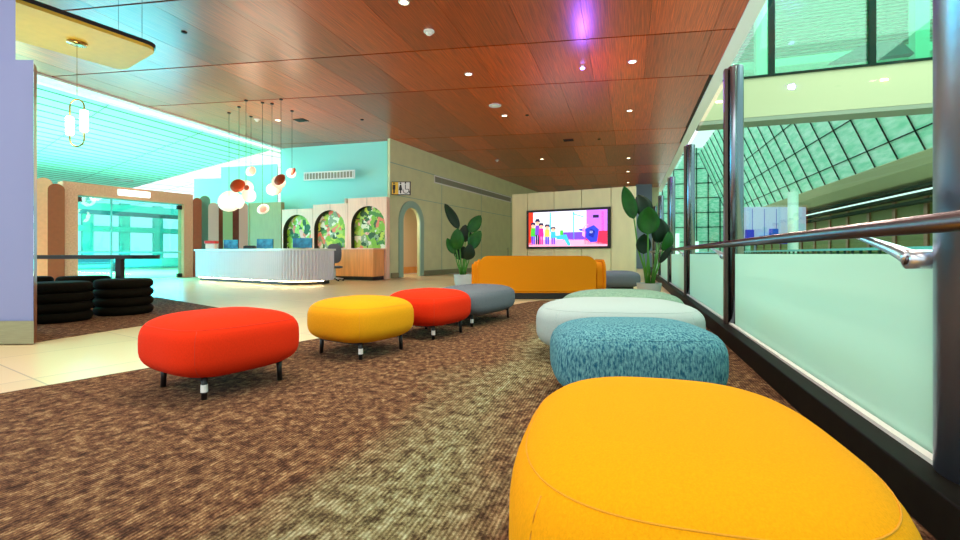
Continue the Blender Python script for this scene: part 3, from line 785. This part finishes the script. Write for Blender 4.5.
shell(229, 201, 14.8, 12, 'largest opal white pendant shade, lowest at the left', [('shade', 0, 0, 13, 'shadewhite', T * .8, .2), ('front_disc', 12, -1, 8, 'shadewhite', T, -.5)])
shell(246, 195, 13.6, 8, 'white pendant with small brass clip right of the copper disc', [('shade', 2, 0, 8, 'shadewhite', T, .9), ('front_disc', 2, 7, 3, 'shadebrown', T, 0)])
shell(251, 171, 15.2, 6, 'small blush and white pendant, highest in the cluster', [('shade', -1, 0, 6, 'shadewhite', T * .8, 0), ('front_disc', 2.5, 0, 4.5, 'shadepink', T, -.3)])
shell(262.5, 209, 13.8, 6.5, 'low blush and white pendant in front of the olive boards', [('shade', 0, 0, 6.8, 'shadewhite', T * .7, 0), ('front_disc', 1.5, 0, 4.5, 'shadepink', T * .8, 0)])
shell(281, 180, 13.5, 7.5, 'orange copper disc pendant at the right of the cluster', [('shade', -3, -2, 7.6, 'shadewhite', T, .5), ('front_disc', 0, 0, 7.2, 'shadebrown', T * .75, -.3)])
shell(272, 189, 13.9, 7, 'white and blush pendant below the orange copper disc', [('shade', 0, 0, 7.2, 'shadewhite', T * .9, .2), ('front_disc', 7, -1, 5.8, 'shadepink', T * .85, -.4)])
shell(292, 172, 14.6, 5.5, 'small white and brown pendant at the right edge of the cluster', [('shade', -1.5, -1, 5.5, 'shadewhite', T, .6), ('front_disc', 2, 0, 4.6, 'shadebrown', T * .8, -.7)])

# ------------------------------------------------------------------ partition with the big screen
tl, tr = Vector((*at(512, 21.3), 0)), Vector((*at(636, 18.6), 0))
ta = math.atan2(tr.y - tl.y, tr.x - tl.x); TL = (tr - tl).length
TH = 3.7
t = thing('screen_partition', 'cream panelled partition wall carrying the large screen', 'partition', tuple(tl), ta)
js = [along(v, tl, ta) for v in (512, 527.5, 554, 581.5, 611, 636)]
for k, (a_, b_) in enumerate(zip(js, js[1:])):
    obj('panel', bx(a_ + .012, b_ - .012, 0, .12, .1, TH, bev=.006), M['creamwall'], t)
obj('backing', bx(js[0] + .03, js[-1] - .03, .121, .25, 0, TH - .03), M['soffit'], t)
obj('plinth', bx(js[0] + .03, js[-1] - .03, .03, .12, 0, .1), M['skirt'], t)
v0, v1 = along(527.5, tl, ta), along(611, tl, ta)
def zat(s, py):
    p = tl + Vector((math.cos(ta), math.sin(ta), 0)) * s; d = -p.x * SA + p.y * CA
    return zy(py, d)
zb_, zt_ = zat((v0 + v1) / 2, 248.7), zat((v0 + v1) / 2, 209)
pv = tl + Vector((math.cos(ta), math.sin(ta), 0)) * v0
t = thing('television', 'large wall screen showing a bright cartoon of children', 'television', (pv.x, pv.y, zb_), ta)
TW, TT = v1 - v0, zt_ - zb_
obj('frame', bx(0, TW, -.12, -.004, 0, TT, bev=.01), M['black'], t)
def em(name, c, s=1.15): return mat(name, c, emit=s)
E_ = {k: em('screen_' + k, c) for k, c in dict(lilac=(226, 222, 255), red=(226, 50, 20), purple=(190, 110, 235), white=(250, 250, 255), pink=(248, 170, 200), crimson=(226, 40, 80), blue=(40, 60, 215), cyan=(60, 190, 225), green=(70, 200, 60), dark=(28, 20, 70), yellow=(245, 200, 90), violet=(120, 70, 205), magenta=(226, 40, 150), skin=(250, 190, 160)).items()}
def scr(name, shapes, y):
    bm = NB(); names = []
    for c, pts in shapes:
        if c not in names: names.append(c)
        prism_y(bm, [(.12 + (TW - .24) * u_, .1 + (TT - .2) * v_) for u_, v_ in pts], y, y - .002, names.index(c))
    return obj(name, bm, [E_[c] for c in names], t)
def rc(a_, b_, c_, d_): return [(a_, c_), (b_, c_), (b_, d_), (a_, d_)]
scr('screen', [('lilac', rc(0, 1, 0, 1))], -.122)
scr('picture', [('red', rc(0, .06, .05, 1)), ('white', rc(.07, .28, .45, .98)), ('white', rc(.3, .58, .42, .98)), ('white', rc(.6, .74, .42, .9)), ('purple', rc(.75, 1, .42, 1)), ('violet', rc(.45, .75, .18, .4)), ('crimson', rc(.72, 1, .05, .42)), ('pink', [(0, 0), (1, 0), (1, .06), (.7, .2), (.1, .2), (0, .1)]), ('red', rc(.93, .96, .4, .95)), ('cyan', rc(.28, .3, .42, .98)), ('cyan', rc(.585, .6, .2, .98))], -.126)
def kid(x, h, top, leg, hair='dark'):
    w_ = .035
    circ = lambda cx, cy, r: [(cx + r * .5 * math.cos(2 * PI * k / 10), cy + r * math.sin(2 * PI * k / 10)) for k in range(10)]
    return [(leg, rc(x - w_ * .7, x - .003, .06, .06 + h * .4)), (leg, rc(x + .003, x + w_ * .7, .06, .06 + h * .4)), (top, [(x - w_, .06 + h * .38), (x + w_, .06 + h * .38), (x + w_ * .8, .06 + h * .78), (x - w_ * .8, .06 + h * .78)]), ('skin', circ(x, .06 + h * .86, .055)), (hair, [(x - w_, .06 + h * .9), (x + w_, .06 + h * .9), (x + w_ * .7, .06 + h * 1.04), (x - w_ * .7, .06 + h * 1.04)])]
sh = kid(.06, .62, 'green', 'blue') 
scr('picture_figures', sh, -.13)
scr('picture_figures', kid(.12, .72, 'violet', 'dark'), -.133)
scr('picture_figures', kid(.17, .6, 'magenta', 'magenta') + kid(.25, .56, 'yellow', 'blue') + kid(.33, .48, 'cyan', 'violet'), -.136)
scr('picture_figures', [('cyan', [(.36, .3), (.5, .34), (.56, .02), (.52, .02), (.47, .2), (.38, .2)]), ('green', rc(.42, .46, .32, .46)), ('blue', [(.74, .25), (.8, .1), (.88, .12), (.9, .45), (.84, .58), (.76, .5), (.66, .48), (.66, .44), (.75, .4)]), ('dark', [(.77, .3), (.84, .22), (.86, .42), (.8, .48)]), ('white', rc(.79, .83, .36, .42)), ('pink', [(.7, .3), (.73, .25), (.74, .55), (.78, .6), (.74, .62), (.7, .5)]), ('dark', rc(.83, .9, .78, .86)), ('cyan', [(.58, .9), (.72, .8), (.72, .83), (.58, .93)])], -.139)
# blue grey column wall right of the partition
cw = at(644, 30)
struct('wall_column', bx(-.5, .5, 0, .5, 0, H - .001), M['bluegrey'], (cw[0], cw[1], 0), YAW * .3)

# ------------------------------------------------------------------ sofa
sx, sy = at(537.5, 9.75)
sa_ = math.radians(17.0)
t = thing('sofa', 'orange mustard sofa with rounded ends, back turned to the viewer', 'sofa', (sx, sy, 0), sa_)
kx = 9.6 / FOC
wS = 120 * kx / 2
def rbox(x0, x1, y0, y1, z0, z1, r): 
    bm = NB(); box(bm, x0, x1, y0, y1, z0, z1); bmesh.ops.bevel(bm, geom=bm.edges[:], offset=r, segments=6, affect='EDGES', profile=.5); return bm
bkp = [(x, z) for x, z in rrect(-wS, wS, .12, .9, .2, 10)]
bkp = [(-wS, .12), (wS, .12)] + [p for p in bkp if p[1] > .5]
bm = prism_y(NB(), [(wS, .12)] + [(x, z) for x, z in rrect(-wS, wS, .1, .91, .22, 10) if z > .5] + [(-wS, .12)], 0, .22)
bmesh.ops.bevel(bm, geom=[e for e in bm.edges if abs(e.verts[0].co.y - e.verts[1].co.y) < 1e-4], offset=.04, segments=3, affect='EDGES')
obj('backrest', bm, M['f_sofa'], t, False)
obj('seat', rbox(-wS + .05, wS - .05, .2, .95, .13, .45, .06), M['f_sofa'], t)
for s_ in (-1, 1):
    xa, xb = (-wS - .15, -wS + .02) if s_ < 0 else (wS - .02, wS + .21)
    bm = prism_y(NB(), [(y, z) for y, z in rrect(.0, .98, .12, .78, .2)], 0, xb - xa)
    bmesh.ops.transform(bm, matrix=Matrix.Translation((xb, .1, 0)) @ Matrix.Rotation(PI / 2, 4, 'Z'), verts=bm.verts[:])
    bmesh.ops.bevel(bm, geom=[e for e in bm.edges if abs(e.verts[0].co.x - e.verts[1].co.x) < 1e-4], offset=.05, segments=3, affect='EDGES')
    obj('armrest', bm, M['f_sofa'], t, True if 0 else False)
obj('plinth', bx(-wS + .04, wS + .1, .04, .95, 0, .12), M['plinth'], t)

# ------------------------------------------------------------------ ottomans
def leg(bm, x, y, z1): return cyl(bm, (x, y, 0), (x * .98, y * .98, z1), .018, .02, 12)
def ottoman(name, label, loc, rz, a, b, z0, z1, m, sm=None, legs=None, tagm=True, n=3.5, mm=3.3, group=None):
    t = thing(name, label, 'ottoman', (*loc, 0), rz, group)
    obj('cushion', cushion(a, b, z0, z1, n, mm), M[m], t, True)
    sm = sm or m
    obj('piping', seam_ring(a, b, z0, z1, z1 - .075, n, mm, .002), M[sm], t, True)
    c = (z1 - z0) / 2; zc = (z0 + z1) / 2
    for sx_, sy_ in ((1, 1), (1, -1), (-1, 1), (-1, -1)):
        pts = []
        for i in range(3, 18):
            tt_ = -PI / 2 + PI * i / 20; s = sgn_pow(math.cos(tt_), 2 / mm); z = zc + c * sgn_pow(math.sin(tt_), 2 / mm)
            if z > z1 - .075: break
            k45 = .7071 ** (2 / n); pts.append((sx_ * a * k45 * s, sy_ * b * k45 * s, z))
        obj('piping', tube(NB(), pts, .0022, 6), M[sm], t, True)
    if legs:
        lx, ly = legs
        for sx_, sy_ in ((1, 1), (1, -1), (-1, 1), (-1, -1)):
            L_ = obj('leg', leg(NB(), sx_ * lx, sy_ * ly, z0 + .05), M['black'], t, True)
            if tagm and (sx_, sy_) == (1, -1): obj('paper_tag', lathe(NB(), [(.0195, .05), (.0215, .05), (.0215, .1), (.0195, .1)], sx_ * lx, sy_ * ly, 12), M['white'], L_)
        fr_ = NB(); box(fr_, -lx, lx, -ly - .02, -ly + .02, z0 + .01, z0 + .05); box(fr_, -lx, lx, ly - .02, ly + .02, z0 + .01, z0 + .05); box(fr_, -.02, .02, -ly + .021, ly - .021, z0 + .01, z0 + .05)
        obj('frame', fr_, M['black'], t)
    else:
        obj('base', prism(NB(), sring(a * .68, b * .68, n, 40), 0, z0 + .02), M['plinth'], t)
    return t
G = 'upholstered ottomans of the lounge'
rot = math.radians(-14)
ottoman('ottoman', 'near red square ottoman with black legs at the left of the carpet', (-2.83, 2.64), rot, .44, .46, .115, .54, 'f_red', 'seam_red', (.275, .275), group=G)
ottoman('ottoman', 'mustard yellow ottoman on black legs between the two red ottomans', (-2.48, 3.94), rot, .425, .445, .12, .535, 'f_yel', 'seam_yel', (.265, .27), group=G)
ottoman('ottoman', 'far red ottoman between the mustard and slate grey ottomans', (-2.25, 5.04), rot, .425, .445, .12, .535, 'f_red', 'seam_red', (.265, .27), group=G)
ottoman('ottoman', 'long slate grey ottoman at the far end of the left row', (-2.08, 6.24), rot, .43, .68, .11, .51, 'f_grey', None, (.27, .5), group=G)
ottoman('ottoman', 'big bright yellow ottoman filling the right foreground', (.12, 1.28), math.radians(3), .41, .49, .05, .565, 'f_yel2', 'seam_yel', None, n=2.9, mm=3.5, group=G)
ottoman('ottoman', 'blue woven ottoman just behind the bright yellow one', (.03, 3.24), math.radians(14), .54, .40, .03, .51, 'f_blue', None, None, n=3.6, mm=3.3, group=G)
ottoman('ottoman', 'large off-white ottoman between the blue and sage ottomans', (-.10, 4.45), math.radians(10), .74, .50, .06, .535, 'f_white', None, None, n=2.8, mm=3.4, group=G)
ottoman('ottoman', 'sage green woven ottoman behind the off-white one', (-.08, 5.85), math.radians(14), .72, .42, .06, .52, 'f_teal', None, None, n=2.8, mm=2.8, group=G)
gx, gy = at(619, 12.5)
ottoman('ottoman', 'dark grey ottoman beside the right end of the sofa', (gx, gy), YAW, .52, .45, .05, .50, 'f_grey', None, None, group=G)

# ------------------------------------------------------------------ potted plants
def leaf_mesh(bm, base, tip, wd, bend, face, mi=0):
    base, tip = Vector(base), Vector(tip); d = tip - base; L_ = d.length; t_ = d.normalized()
    fc = Vector(face).normalized(); s = t_.cross(fc).normalized(); nn = s.cross(t_)
    n_ = 12; rows_ = []
    for side in (0, 1):
        R_ = []
        for i in range(n_ + 1):
            u_ = i / n_; w_ = wd * (math.sin(PI * min(1, u_ ** .85)) ** .65 if 0 < u_ < 1 else 0.02)
            c_ = base + d * u_ + nn * (bend * math.sin(PI * u_))
            R_.append([bm.verts.new(c_ + s * (k * w_ / 2) + nn * (abs(k) * w_ * .13 - side * .006)) for k in (-1, -.5, 0, .5, 1)])
        rows_.append(R_)
    for R_ in rows_:
        for i in range(n_):
            for k in range(4): f = bm.faces.new((R_[i][k], R_[i + 1][k], R_[i + 1][k + 1], R_[i][k + 1])); f.material_index = mi
    for i in range(n_):
        for k in (0, 4): bm.faces.new((rows_[0][i][k], rows_[0][i + 1][k], rows_[1][i + 1][k], rows_[1][i][k]))
    return bm
def plant(label, px, pbase, d, potw, poth, leaves):
    x, y = at(px, d); k = d / FOC
    t = thing('potted_plant', label, 'plant', (x, y, 0), YAW)
    r = potw * k / 2
    obj('pot', lathe(NB(), [(0, 0), (r * .8, 0), (r * .85, .01), (r, poth), (r * .92, poth), (r * .9, poth - .06), (0, poth - .06)], seg=32), M['pot'], t)
    obj('soil', lathe(NB(), [(0, poth - .055), (r * .89, poth - .055), (r * .89, poth - .045), (0, poth - .045)]), M['soil'], t)
    for i, (bx_, by_, tx_, ty_, wp, dep, dk) in enumerate(leaves):
        b3 = ((bx_ - px) * k, dep, zy(by_, d)); t3 = ((tx_ - px) * k, dep * 1.4, zy(ty_, d))
        root = ((b3[0]) * .25 + rnd.uniform(-.05, .05), dep * .2, poth - .05)
        mid_ = (b3[0] * .7, dep * .6, (b3[2] + poth) / 2)
        obj('stem', tube(NB(), [root, (root[0] * .7 + mid_[0] * .3, root[1], (root[2] * .5 + mid_[2] * .5)), mid_, b3], .02, 6, rr=[.03, .026, .02, .014]), M['stem'], t, True)
        obj('leaf', leaf_mesh(NB(), b3, t3, wp * k * 1.25, .06 * (1 if i % 2 else -1), (rnd.uniform(-.5, .5), -1, rnd.uniform(.0, .5))), M['leafd' if dk else 'leaf'], t, True)
plant('tall broad-leaved plant in a pale pot left of the sofa', 463, 0, 14.0, 19, .33,
      [(459, 229, 445, 204, 8, -.1, 1), (465, 242, 465, 224, 10, .2, 1), (469, 232, 481, 215, 10, .1, 0), (471, 249, 481, 231, 11, -.1, 0), (455, 254, 447, 238, 7, 0, 0), (457, 250, 458, 229, 11, -.25, 0), (460, 260, 455, 245, 7, .1, 1), (467, 260, 470, 244, 10, -.2, 1), (463, 259, 463, 246, 9, .1, 1)])
plant('tall broad-leaved plant in a pale pot beside the glass wall', 649, 0, 10.5, 24, .29,
      [(634, 219, 624, 186, 11, 0, 0), (650, 218, 642, 193, 14, .2, 1), (644, 235, 643, 208, 17, -.25, 0), (658, 243, 656, 218, 14, -.1, 1), (642, 254, 642, 234, 12, -.1, 1), (660, 251, 666, 231, 9, -.15, 0), (659, 243, 661, 222, 10, .1, 1), (656, 263, 668, 246, 5, -.2, 1)])

# ------------------------------------------------------------------ glass wall on its kerb
GX = 1.14
PY = [-1.6, 2.07, 5.82, 9.72, 13.6, 17.8, 21.7]
struct('trim_7', bx(.98, 1.4, -2.5, 30, -.05, .16, bev=.008), M['kerb'])
t = thing('glass_barrier', 'long glass barrier wall with steel posts and round handrail on a dark kerb', 'glass wall', (GX, 0, .16))
obj('base_channel', box(box(NB(), -.055, -.02, -1.6, 21.7, 0, .018), .02, .055, -1.6, 21.7, 0, .018), M['white'], t)
for k, (a_, b_) in enumerate(zip(PY, PY[1:])):
    fg = obj('frosted_pane', bx(-.008, .008, a_ + .11, b_ - .11, .0, .79), M['frosted'], t)
    obj('clear_pane', bx(-.008, .008, a_ + .11, b_ - .11, .791, 2.86), M['glass'], t)
for k, y in enumerate(PY):
    if k == 1:
        obj('post', lathe(NB(), [(0, 0), (.185, 0), (.185, 3.4), (.18, 3.41), (0, 3.41)], .11, y, 56), M['colsteel'], t, True)
    else:
        obj('post', lathe(NB(), [(0, 0), (.08, 0), (.08, 2.89), (.075, 2.9), (0, 2.9)], .02, y, 40), M['steel'], t, True)
        obj('post_fin', bx(-.10, -.065, y - .04, y + .04, 0, 2.88, bev=.005), M['fin'], t)
    yb = y + .15
    B0 = obj('rail_bracket', cyl(NB(), (-.105, yb, .77), (.01, yb, .77), .038, .038, 24), M['chrome'], t, True)
    obj('bracket_cap', cyl(NB(), (-.112, yb, .77), (-.1051, yb, .77), .022, .022, 24), M['bronze'], B0, True)
    n_ = 10
    pts = [(-.085 - .1 * (i / n_) ** 1.2, yb + .19 * (i / n_), .77 + .095 * (i / n_) ** .9) for i in range(n_ + 1)]
    obj('bracket_arm', tube(NB(), pts, .02, 12, rr=[.038 - .026 * (i / n_) ** .6 for i in range(n_ + 1)]), M['chrome'], B0, True)
obj('handrail', cyl(NB(), (-.19, -1.6, .89), (-.19, 21.7, .89), .032, .032, 24), M['bronze'], t, True)

# ------------------------------------------------------------------ atrium beyond the glass
BY = 17.8
t = thing('skybridge', 'cream bridge bulkhead with green glazing crossing the atrium behind the glass wall', 'bridge', (2.4, BY, H))
obj('fascia', bx(0, 26, 0, .3, .12, 1.45), M['cream'], t)
obj('soffit', bx(0, 26, 0, .8, -.02, .11), M['soffit'], t)
obj('top_rail', bx(0, 26, -.05, .3, 1.451, 1.52), M['mull'], t)
obj('glass_pane', bx(0, 26, .1, .14, 1.53, 7.5), M['glassup'], t)
for px in (772, 873):
    x, y = at(px, 17.9); th = math.atan((px - 480) / FOC) - YAW
    xx = BY * math.tan(th) - 2.4
    obj('mullion', bx(xx - .09, xx + .09, 0, .1, 1.53, 7.5), M['mull'], t)
for px, py in ((719, 102), (884, 80)):
    th = math.atan((px - 480) / FOC) - YAW; xx = BY * math.tan(th) - 2.4; dd = -(xx + 2.4) * SA + BY * CA
    obj('bulkhead_light', bx(xx - .1, xx + .1, -.03, -.002, zy(py, dd) - H - .03, zy(py, dd) - H + .03, bev=.01), M['lampglow'], t)
# structures behind the upper glazing
t = thing('upper_gallery', 'upper floor gallery with slatted ceiling seen through the green glazing', 'gallery', (2.6, BY + .5, 7.2))
obj('back_wall', bx(0, 25, 2.4, 2.6, -.2, 6), M['fgreen'], t)
bm = NB()
for k in range(30): box(bm, 0, 25, 2.25, 2.38, 1.35 + k * .13, 1.39 + k * .13)
obj('slats', bm, M['greyg'], t)
bm = NB(); box(bm, 0, 25, 1.9, 2.2, .9, 1.2); obj('ledge', bm, M['trimw'], t)
bm = NB()
for k in range(5): box(bm, 2 + 4.8 * k, 2.4 + 4.8 * k, 1.3, 1.7, -.2, 6)
obj('column', bm, M['trimw'], t)
bm = NB()
for k in range(4): prism_y(bm, [(4.2 + 6 * k, .5), (6.6 + 6 * k, .5), (6.2 + 6 * k, 1.0), (5.2 + 6 * k, 1.0)], .9, 1.2)
obj('block', bm, M['bluegl'], t)
# leaning glazed facade along the far side of the atrium
FX, FZ = 11.6, 5.2
t = thing('leaning_glass_facade', 'leaning green gridded glass facade on the far side of the atrium', 'glass facade', (FX, 0, FZ))
def lean(z): return -z * .42
bm = NB()
ys = [21.4 + k * 2.0 for k in range(21)]
v = [bm.verts.new((lean(z), y, z)) for z in (0, 8) for y in (ys[0], ys[-1])]
v2 = [bm.verts.new((lean(z) + .06, y, z)) for z in (0, 8) for y in (ys[0], ys[-1])]
for q_ in ((v[0], v[1], v[3], v[2]), (v2[0], v2[1], v2[3], v2[2]), (v[0], v[1], v2[1], v2[0]), (v[2], v[3], v2[3], v2[2]), (v[0], v[2], v2[2], v2[0]), (v[1], v[3], v2[3], v2[1])): bm.faces.new(q_)
obj('glazing', bm, M['fgreen'], t)
for y in ys: obj('mullion', tube(NB(), [(lean(0) - .05, y, 0), (lean(8) - .05, y, 8)], .035, 4), M['mull'], t)
bm = NB()
for z in (.8, 2.4, 4.0): tube(bm, [(lean(z) - .05, ys[0], z), (lean(z) - .05, ys[-1], z)], .03, 4)
obj('transom', bm, M['mull'], t)
prof = [(-.05, 0), (-.1, -.05), (.25, -.5), (.9, -.9), (1.6, -1.1), (1.6, 0)]
bm = prism_y(NB(), prof, 21.3, 61.5); obj('curved_fascia', bm, M['cream'], t)
bm = NB()
for k, (x, z) in enumerate(((.9, -1.15), (1.1, -1.45), (1.3, -1.75))): box(bm, x, x + .5, 21.3, 61.5, z - .1, z + .04)
obj('ledge', bm, M['mull'], t)
obj('lower_wall', bx(2.2, 2.4, 21.3, 61.5, -5.2, -1.2), M['olive'], t)
bm = NB()
for k in range(14): box(bm, 2.1, 2.19, 22 + 2.8 * k, 22.3 + 2.8 * k, -5.2, -1.2)
obj('pilaster', bm, M['brownmetal'], t)
# balcony rail across the atrium
t = thing('far_balustrade', 'far glass balustrade with dark uprights seen just above the frosted glass', 'railing', (6.2, 0, 0))
bm = NB()
for k in range(90): box(bm, 0, .05, 9 + k * .5, 9.08 + k * .5, -.5, 1.05)
obj('uprights', bm, M['mull'], t)
obj('rail', bx(-.05, .1, 9, 54, 1.05, 1.12), M['aquaframe'], t)
obj('glass_pane', bx(.06, .08, 9, 54, -.3, 1.0), M['glassup'], t)
obj('slab', bx(-.1, 6.5, 9, 60, -.75, -.52), M['cream'], t)
# end wall of the atrium
t = thing('atrium_end_wall', 'distant green glazed end wall with bright panes at the end of the atrium', 'window wall', (1.5, 62, 0))
obj('glazing', bx(0, 16, 0, .3, -4, 14), M['fgreen'], t)
bm = NB()
for k in range(13): box(bm, k * 1.3, k * 1.3 + .1, -.1, 0, -4, 14)
for k in range(10): box(bm, 0, 16, -.1, 0, -3 + k * 1.8, -2.92 + k * 1.8)
obj('frame', bm, M['mull'], t)
bm = NB()
for a_, b_, c_, d_2 in ((1.5, 4.6, -1, 3.5), (5.6, 6.8, 0, 2.5)): box(bm, a_, b_, -.16, -.11, c_, d_2)
obj('bright_pane', bm, em('bright_window', (236, 255, 240), 1.0), t)
# far billboard with blue base
bxp, byp = at(776, 26)
t = thing('billboard', 'pale lilac billboard with blue lettering strip in the far concourse', 'billboard', (bxp, byp, 0), YAW)
k = 26 / FOC
obj('board', bx(-30 * k, 30 * k, 0, .2, zy(238, 26), zy(207, 26)), mat('lilac_board', (200, 200, 246), .5, emit=.25), t)
bm = NB()
for a_ in (-24, -12, 0): box(bm, a_ * k, (a_ + .6) * k, -.02, -.002, zy(236, 26), zy(209, 26))
obj('frame_lines', bm, mat('blue_line', (90, 110, 230), .5), t)
bm = NB()
for a_, b_, y_ in ((-32, -25, 230), (-18, -10, 236), (-8, -1, 229), (2, 8, 235)): box(bm, a_ * k, b_ * k, -.3, -.1, zy(244, 26), zy(y_, 26))
obj('blue_base', bm, mat('vivid_blue', (40, 60, 236), .5), t)
obj('post', box(box(NB(), -20 * k, -19 * k, .0, .2, -.5, zy(238, 26)), 19 * k, 20 * k, 0, .2, -.5, zy(238, 26)), M['steel'], t)
cxp, cyp = at(793, 20)
o = obj('round_column', lathe(NB(), [(0, -.5), (.2, -.5), (.2, zy(192, 20)), (0, zy(192, 20))]), M['trimw'], None, True, (cxp, cyp, 0)); tag(o, 'slim pale round column standing in front of the lilac billboard', 'column')

# ------------------------------------------------------------------ ceiling fittings
def Cp(px, py): return at(px, FOC * (H - HC) / (254 - py))
def downlight(px, py, label, glow='lampglow', r=.075, energy=60):
    x, y = Cp(px, py)
    t = thing('downlight', label, 'ceiling light', (x, y, H), 0, 'recessed downlights in the wooden ceiling')
    obj('rim', lathe(NB(), [(r, -.001), (r * 1.35, -.001), (r * 1.35, -.012), (r, -.016), (r * .98, -.002)], seg=24), M['white'], t, True)
    obj('bulb', lathe(NB(), [(0, -.012), (r * .95, -.008), (r * .95, -.001), (0, -.001)], seg=24), M[glow], t)
    if energy: lamp('downlight_beam', 'SPOT', (x, y, H - .05), energy, (1, .88, .7), spot_size=math.radians(95), spot_blend=.8, shadow_soft_size=.1)
for px, py, l_ in ((404, 2, 'lit downlight at the top edge, left of the centre'), (468.5, 74, 'lit downlight below and right of the white dome detector'), (504.5, 115.5, 'lit downlight just below the flat white speaker'),
        (542, 159, 'small lit downlight above the left edge of the screen'), (278, 120, 'lit downlight near the pendant cords'), (632.5, 61.5, 'lit downlight nearest in the right hand row'),
        (629.5, 110.5, 'second lit downlight in the right hand row'), (628.5, 158, 'third lit downlight in the right hand row'), (628, 171.5, 'fourth lit downlight in the right hand row'), (628, 182.5, 'furthest lit downlight in the right hand row')):
    downlight(px, py, l_, energy=330)
for px, py in ((300, -140), (620, -160), (480, -330), (760, -420), (150, -200), (-150, -90)):   # the same rows overhead, out of view
    x, y = Cp(px, py); lamp('downlight_beam', 'SPOT', (x, y, H - .05), 330, (1, .88, .7), spot_size=math.radians(95), spot_blend=.8, shadow_soft_size=.1)
def dome(px, py, label, m='white', r=.09, cat='smoke detector', nm='smoke_detector'):
    x, y = Cp(px, py)
    t = thing(nm, label, cat, (x, y, H))
    obj('base', lathe(NB(), [(0, -.001), (r, -.001), (r, -.025), (r * .8, -.03), (0, -.03)], seg=24), M[m], t, True)
    obj('dome', lathe(NB(), [(r * .6, -.031), (r * .55, -.07), (r * .3, -.09), (0, -.095)], seg=24), M[m], t, True)
dome(429, 31, 'white dome detector on the ceiling near the top centre', r=.11)
dome(497, 160, 'small white detector on the ceiling above the sage wall')
dome(257, 119, 'pale detector on the ceiling left of the pendant cords')
x, y = Cp(495, 105.5); t = thing('ceiling_speaker', 'flat round white speaker in the wooden ceiling at centre', 'speaker', (x, y, H))
obj('grille', lathe(NB(), [(0, -.02), (.15, -.015), (.16, -.001), (0, -.001)]), M['white'], t); obj('rim', lathe(NB(), [(.165, -.001), (.19, -.001), (.19, -.014), (.165, -.014)]), M['white'], t)
for px, py, l_ in ((568.5, 140, 'dark round ceiling vent left of the small dark sensor'), (301, 120, 'dark square ceiling vent right of the pendant cords')):
    x, y = Cp(px, py); t = thing('ceiling_vent', l_, 'air vent', (x, y, H)); 
    obj('frame', bx(-.2, .2, -.16, .16, -.02, -.001, bev=.005), M['black'], t)
    sl = NB()
    for k in range(4): box(sl, -.17, .17, -.12 + k * .07, -.1 + k * .07, -.028, -.021)
    obj('slat', sl, M['plinth'], t)
for px, py, l_ in ((599, 139, 'tiny dark sensor on the ceiling right of the dark vent'), (527, 115, 'tiny dark sensor right of the centre speaker'), (362, 119.5, 'tiny dark sensor above the aqua wall'), (184, 32, 'dark sensor on the ceiling above the yellow canopy')):
    x, y = Cp(px, py); o = obj('ceiling_sensor', lathe(NB(), [(0, -.03), (.05, -.025), (.06, -.001), (0, -.001)], seg=20), M['black'], None, True, (x, y, H)); tag(o, l_, 'sensor')
# small ceiling lamp, its violet glow added for the purple on the ceiling
x, y = Cp(582.5, 65.5)
t = thing('ceiling_lamp', 'small ceiling lamp with an added violet glow on the wooden ceiling', 'ceiling light', (x, y, H - .0))
obj('stem', cyl(NB(), (0, 0, -.04), (0, 0, -.001), .03), M['white'], t)
obj('bulb', lathe(NB(), [(0, -.1), (.05, -.09), (.06, -.06), (.03, -.041), (0, -.041)], seg=20), mat('violet_glow', (170, 140, 255), emit=6), t, True)
lamp('violet_tint_light', 'POINT', (x, y, H - 1.0), 110, (.3, .1, 1), shadow_soft_size=.05, specular_factor=.1)  # unseen point light hung below the lamp, added to tint the ceiling purple
x, y = Cp(556, 165)
# small round ceiling lamp of the aqua roof
x, y = R(124, 180); t = thing('roof_speaker', 'grey round disc fixed under the aqua roof above the portal', 'speaker', (x, y, RZ))
obj('disc', lathe(NB(), [(0, -.03), (.45, -.025), (.5, -.001), (0, -.001)]), M['aquaframe'], t); obj('rim', lathe(NB(), [(.51, -.001), (.56, -.001), (.56, -.03), (.51, -.03)]), M['soffit'], t)
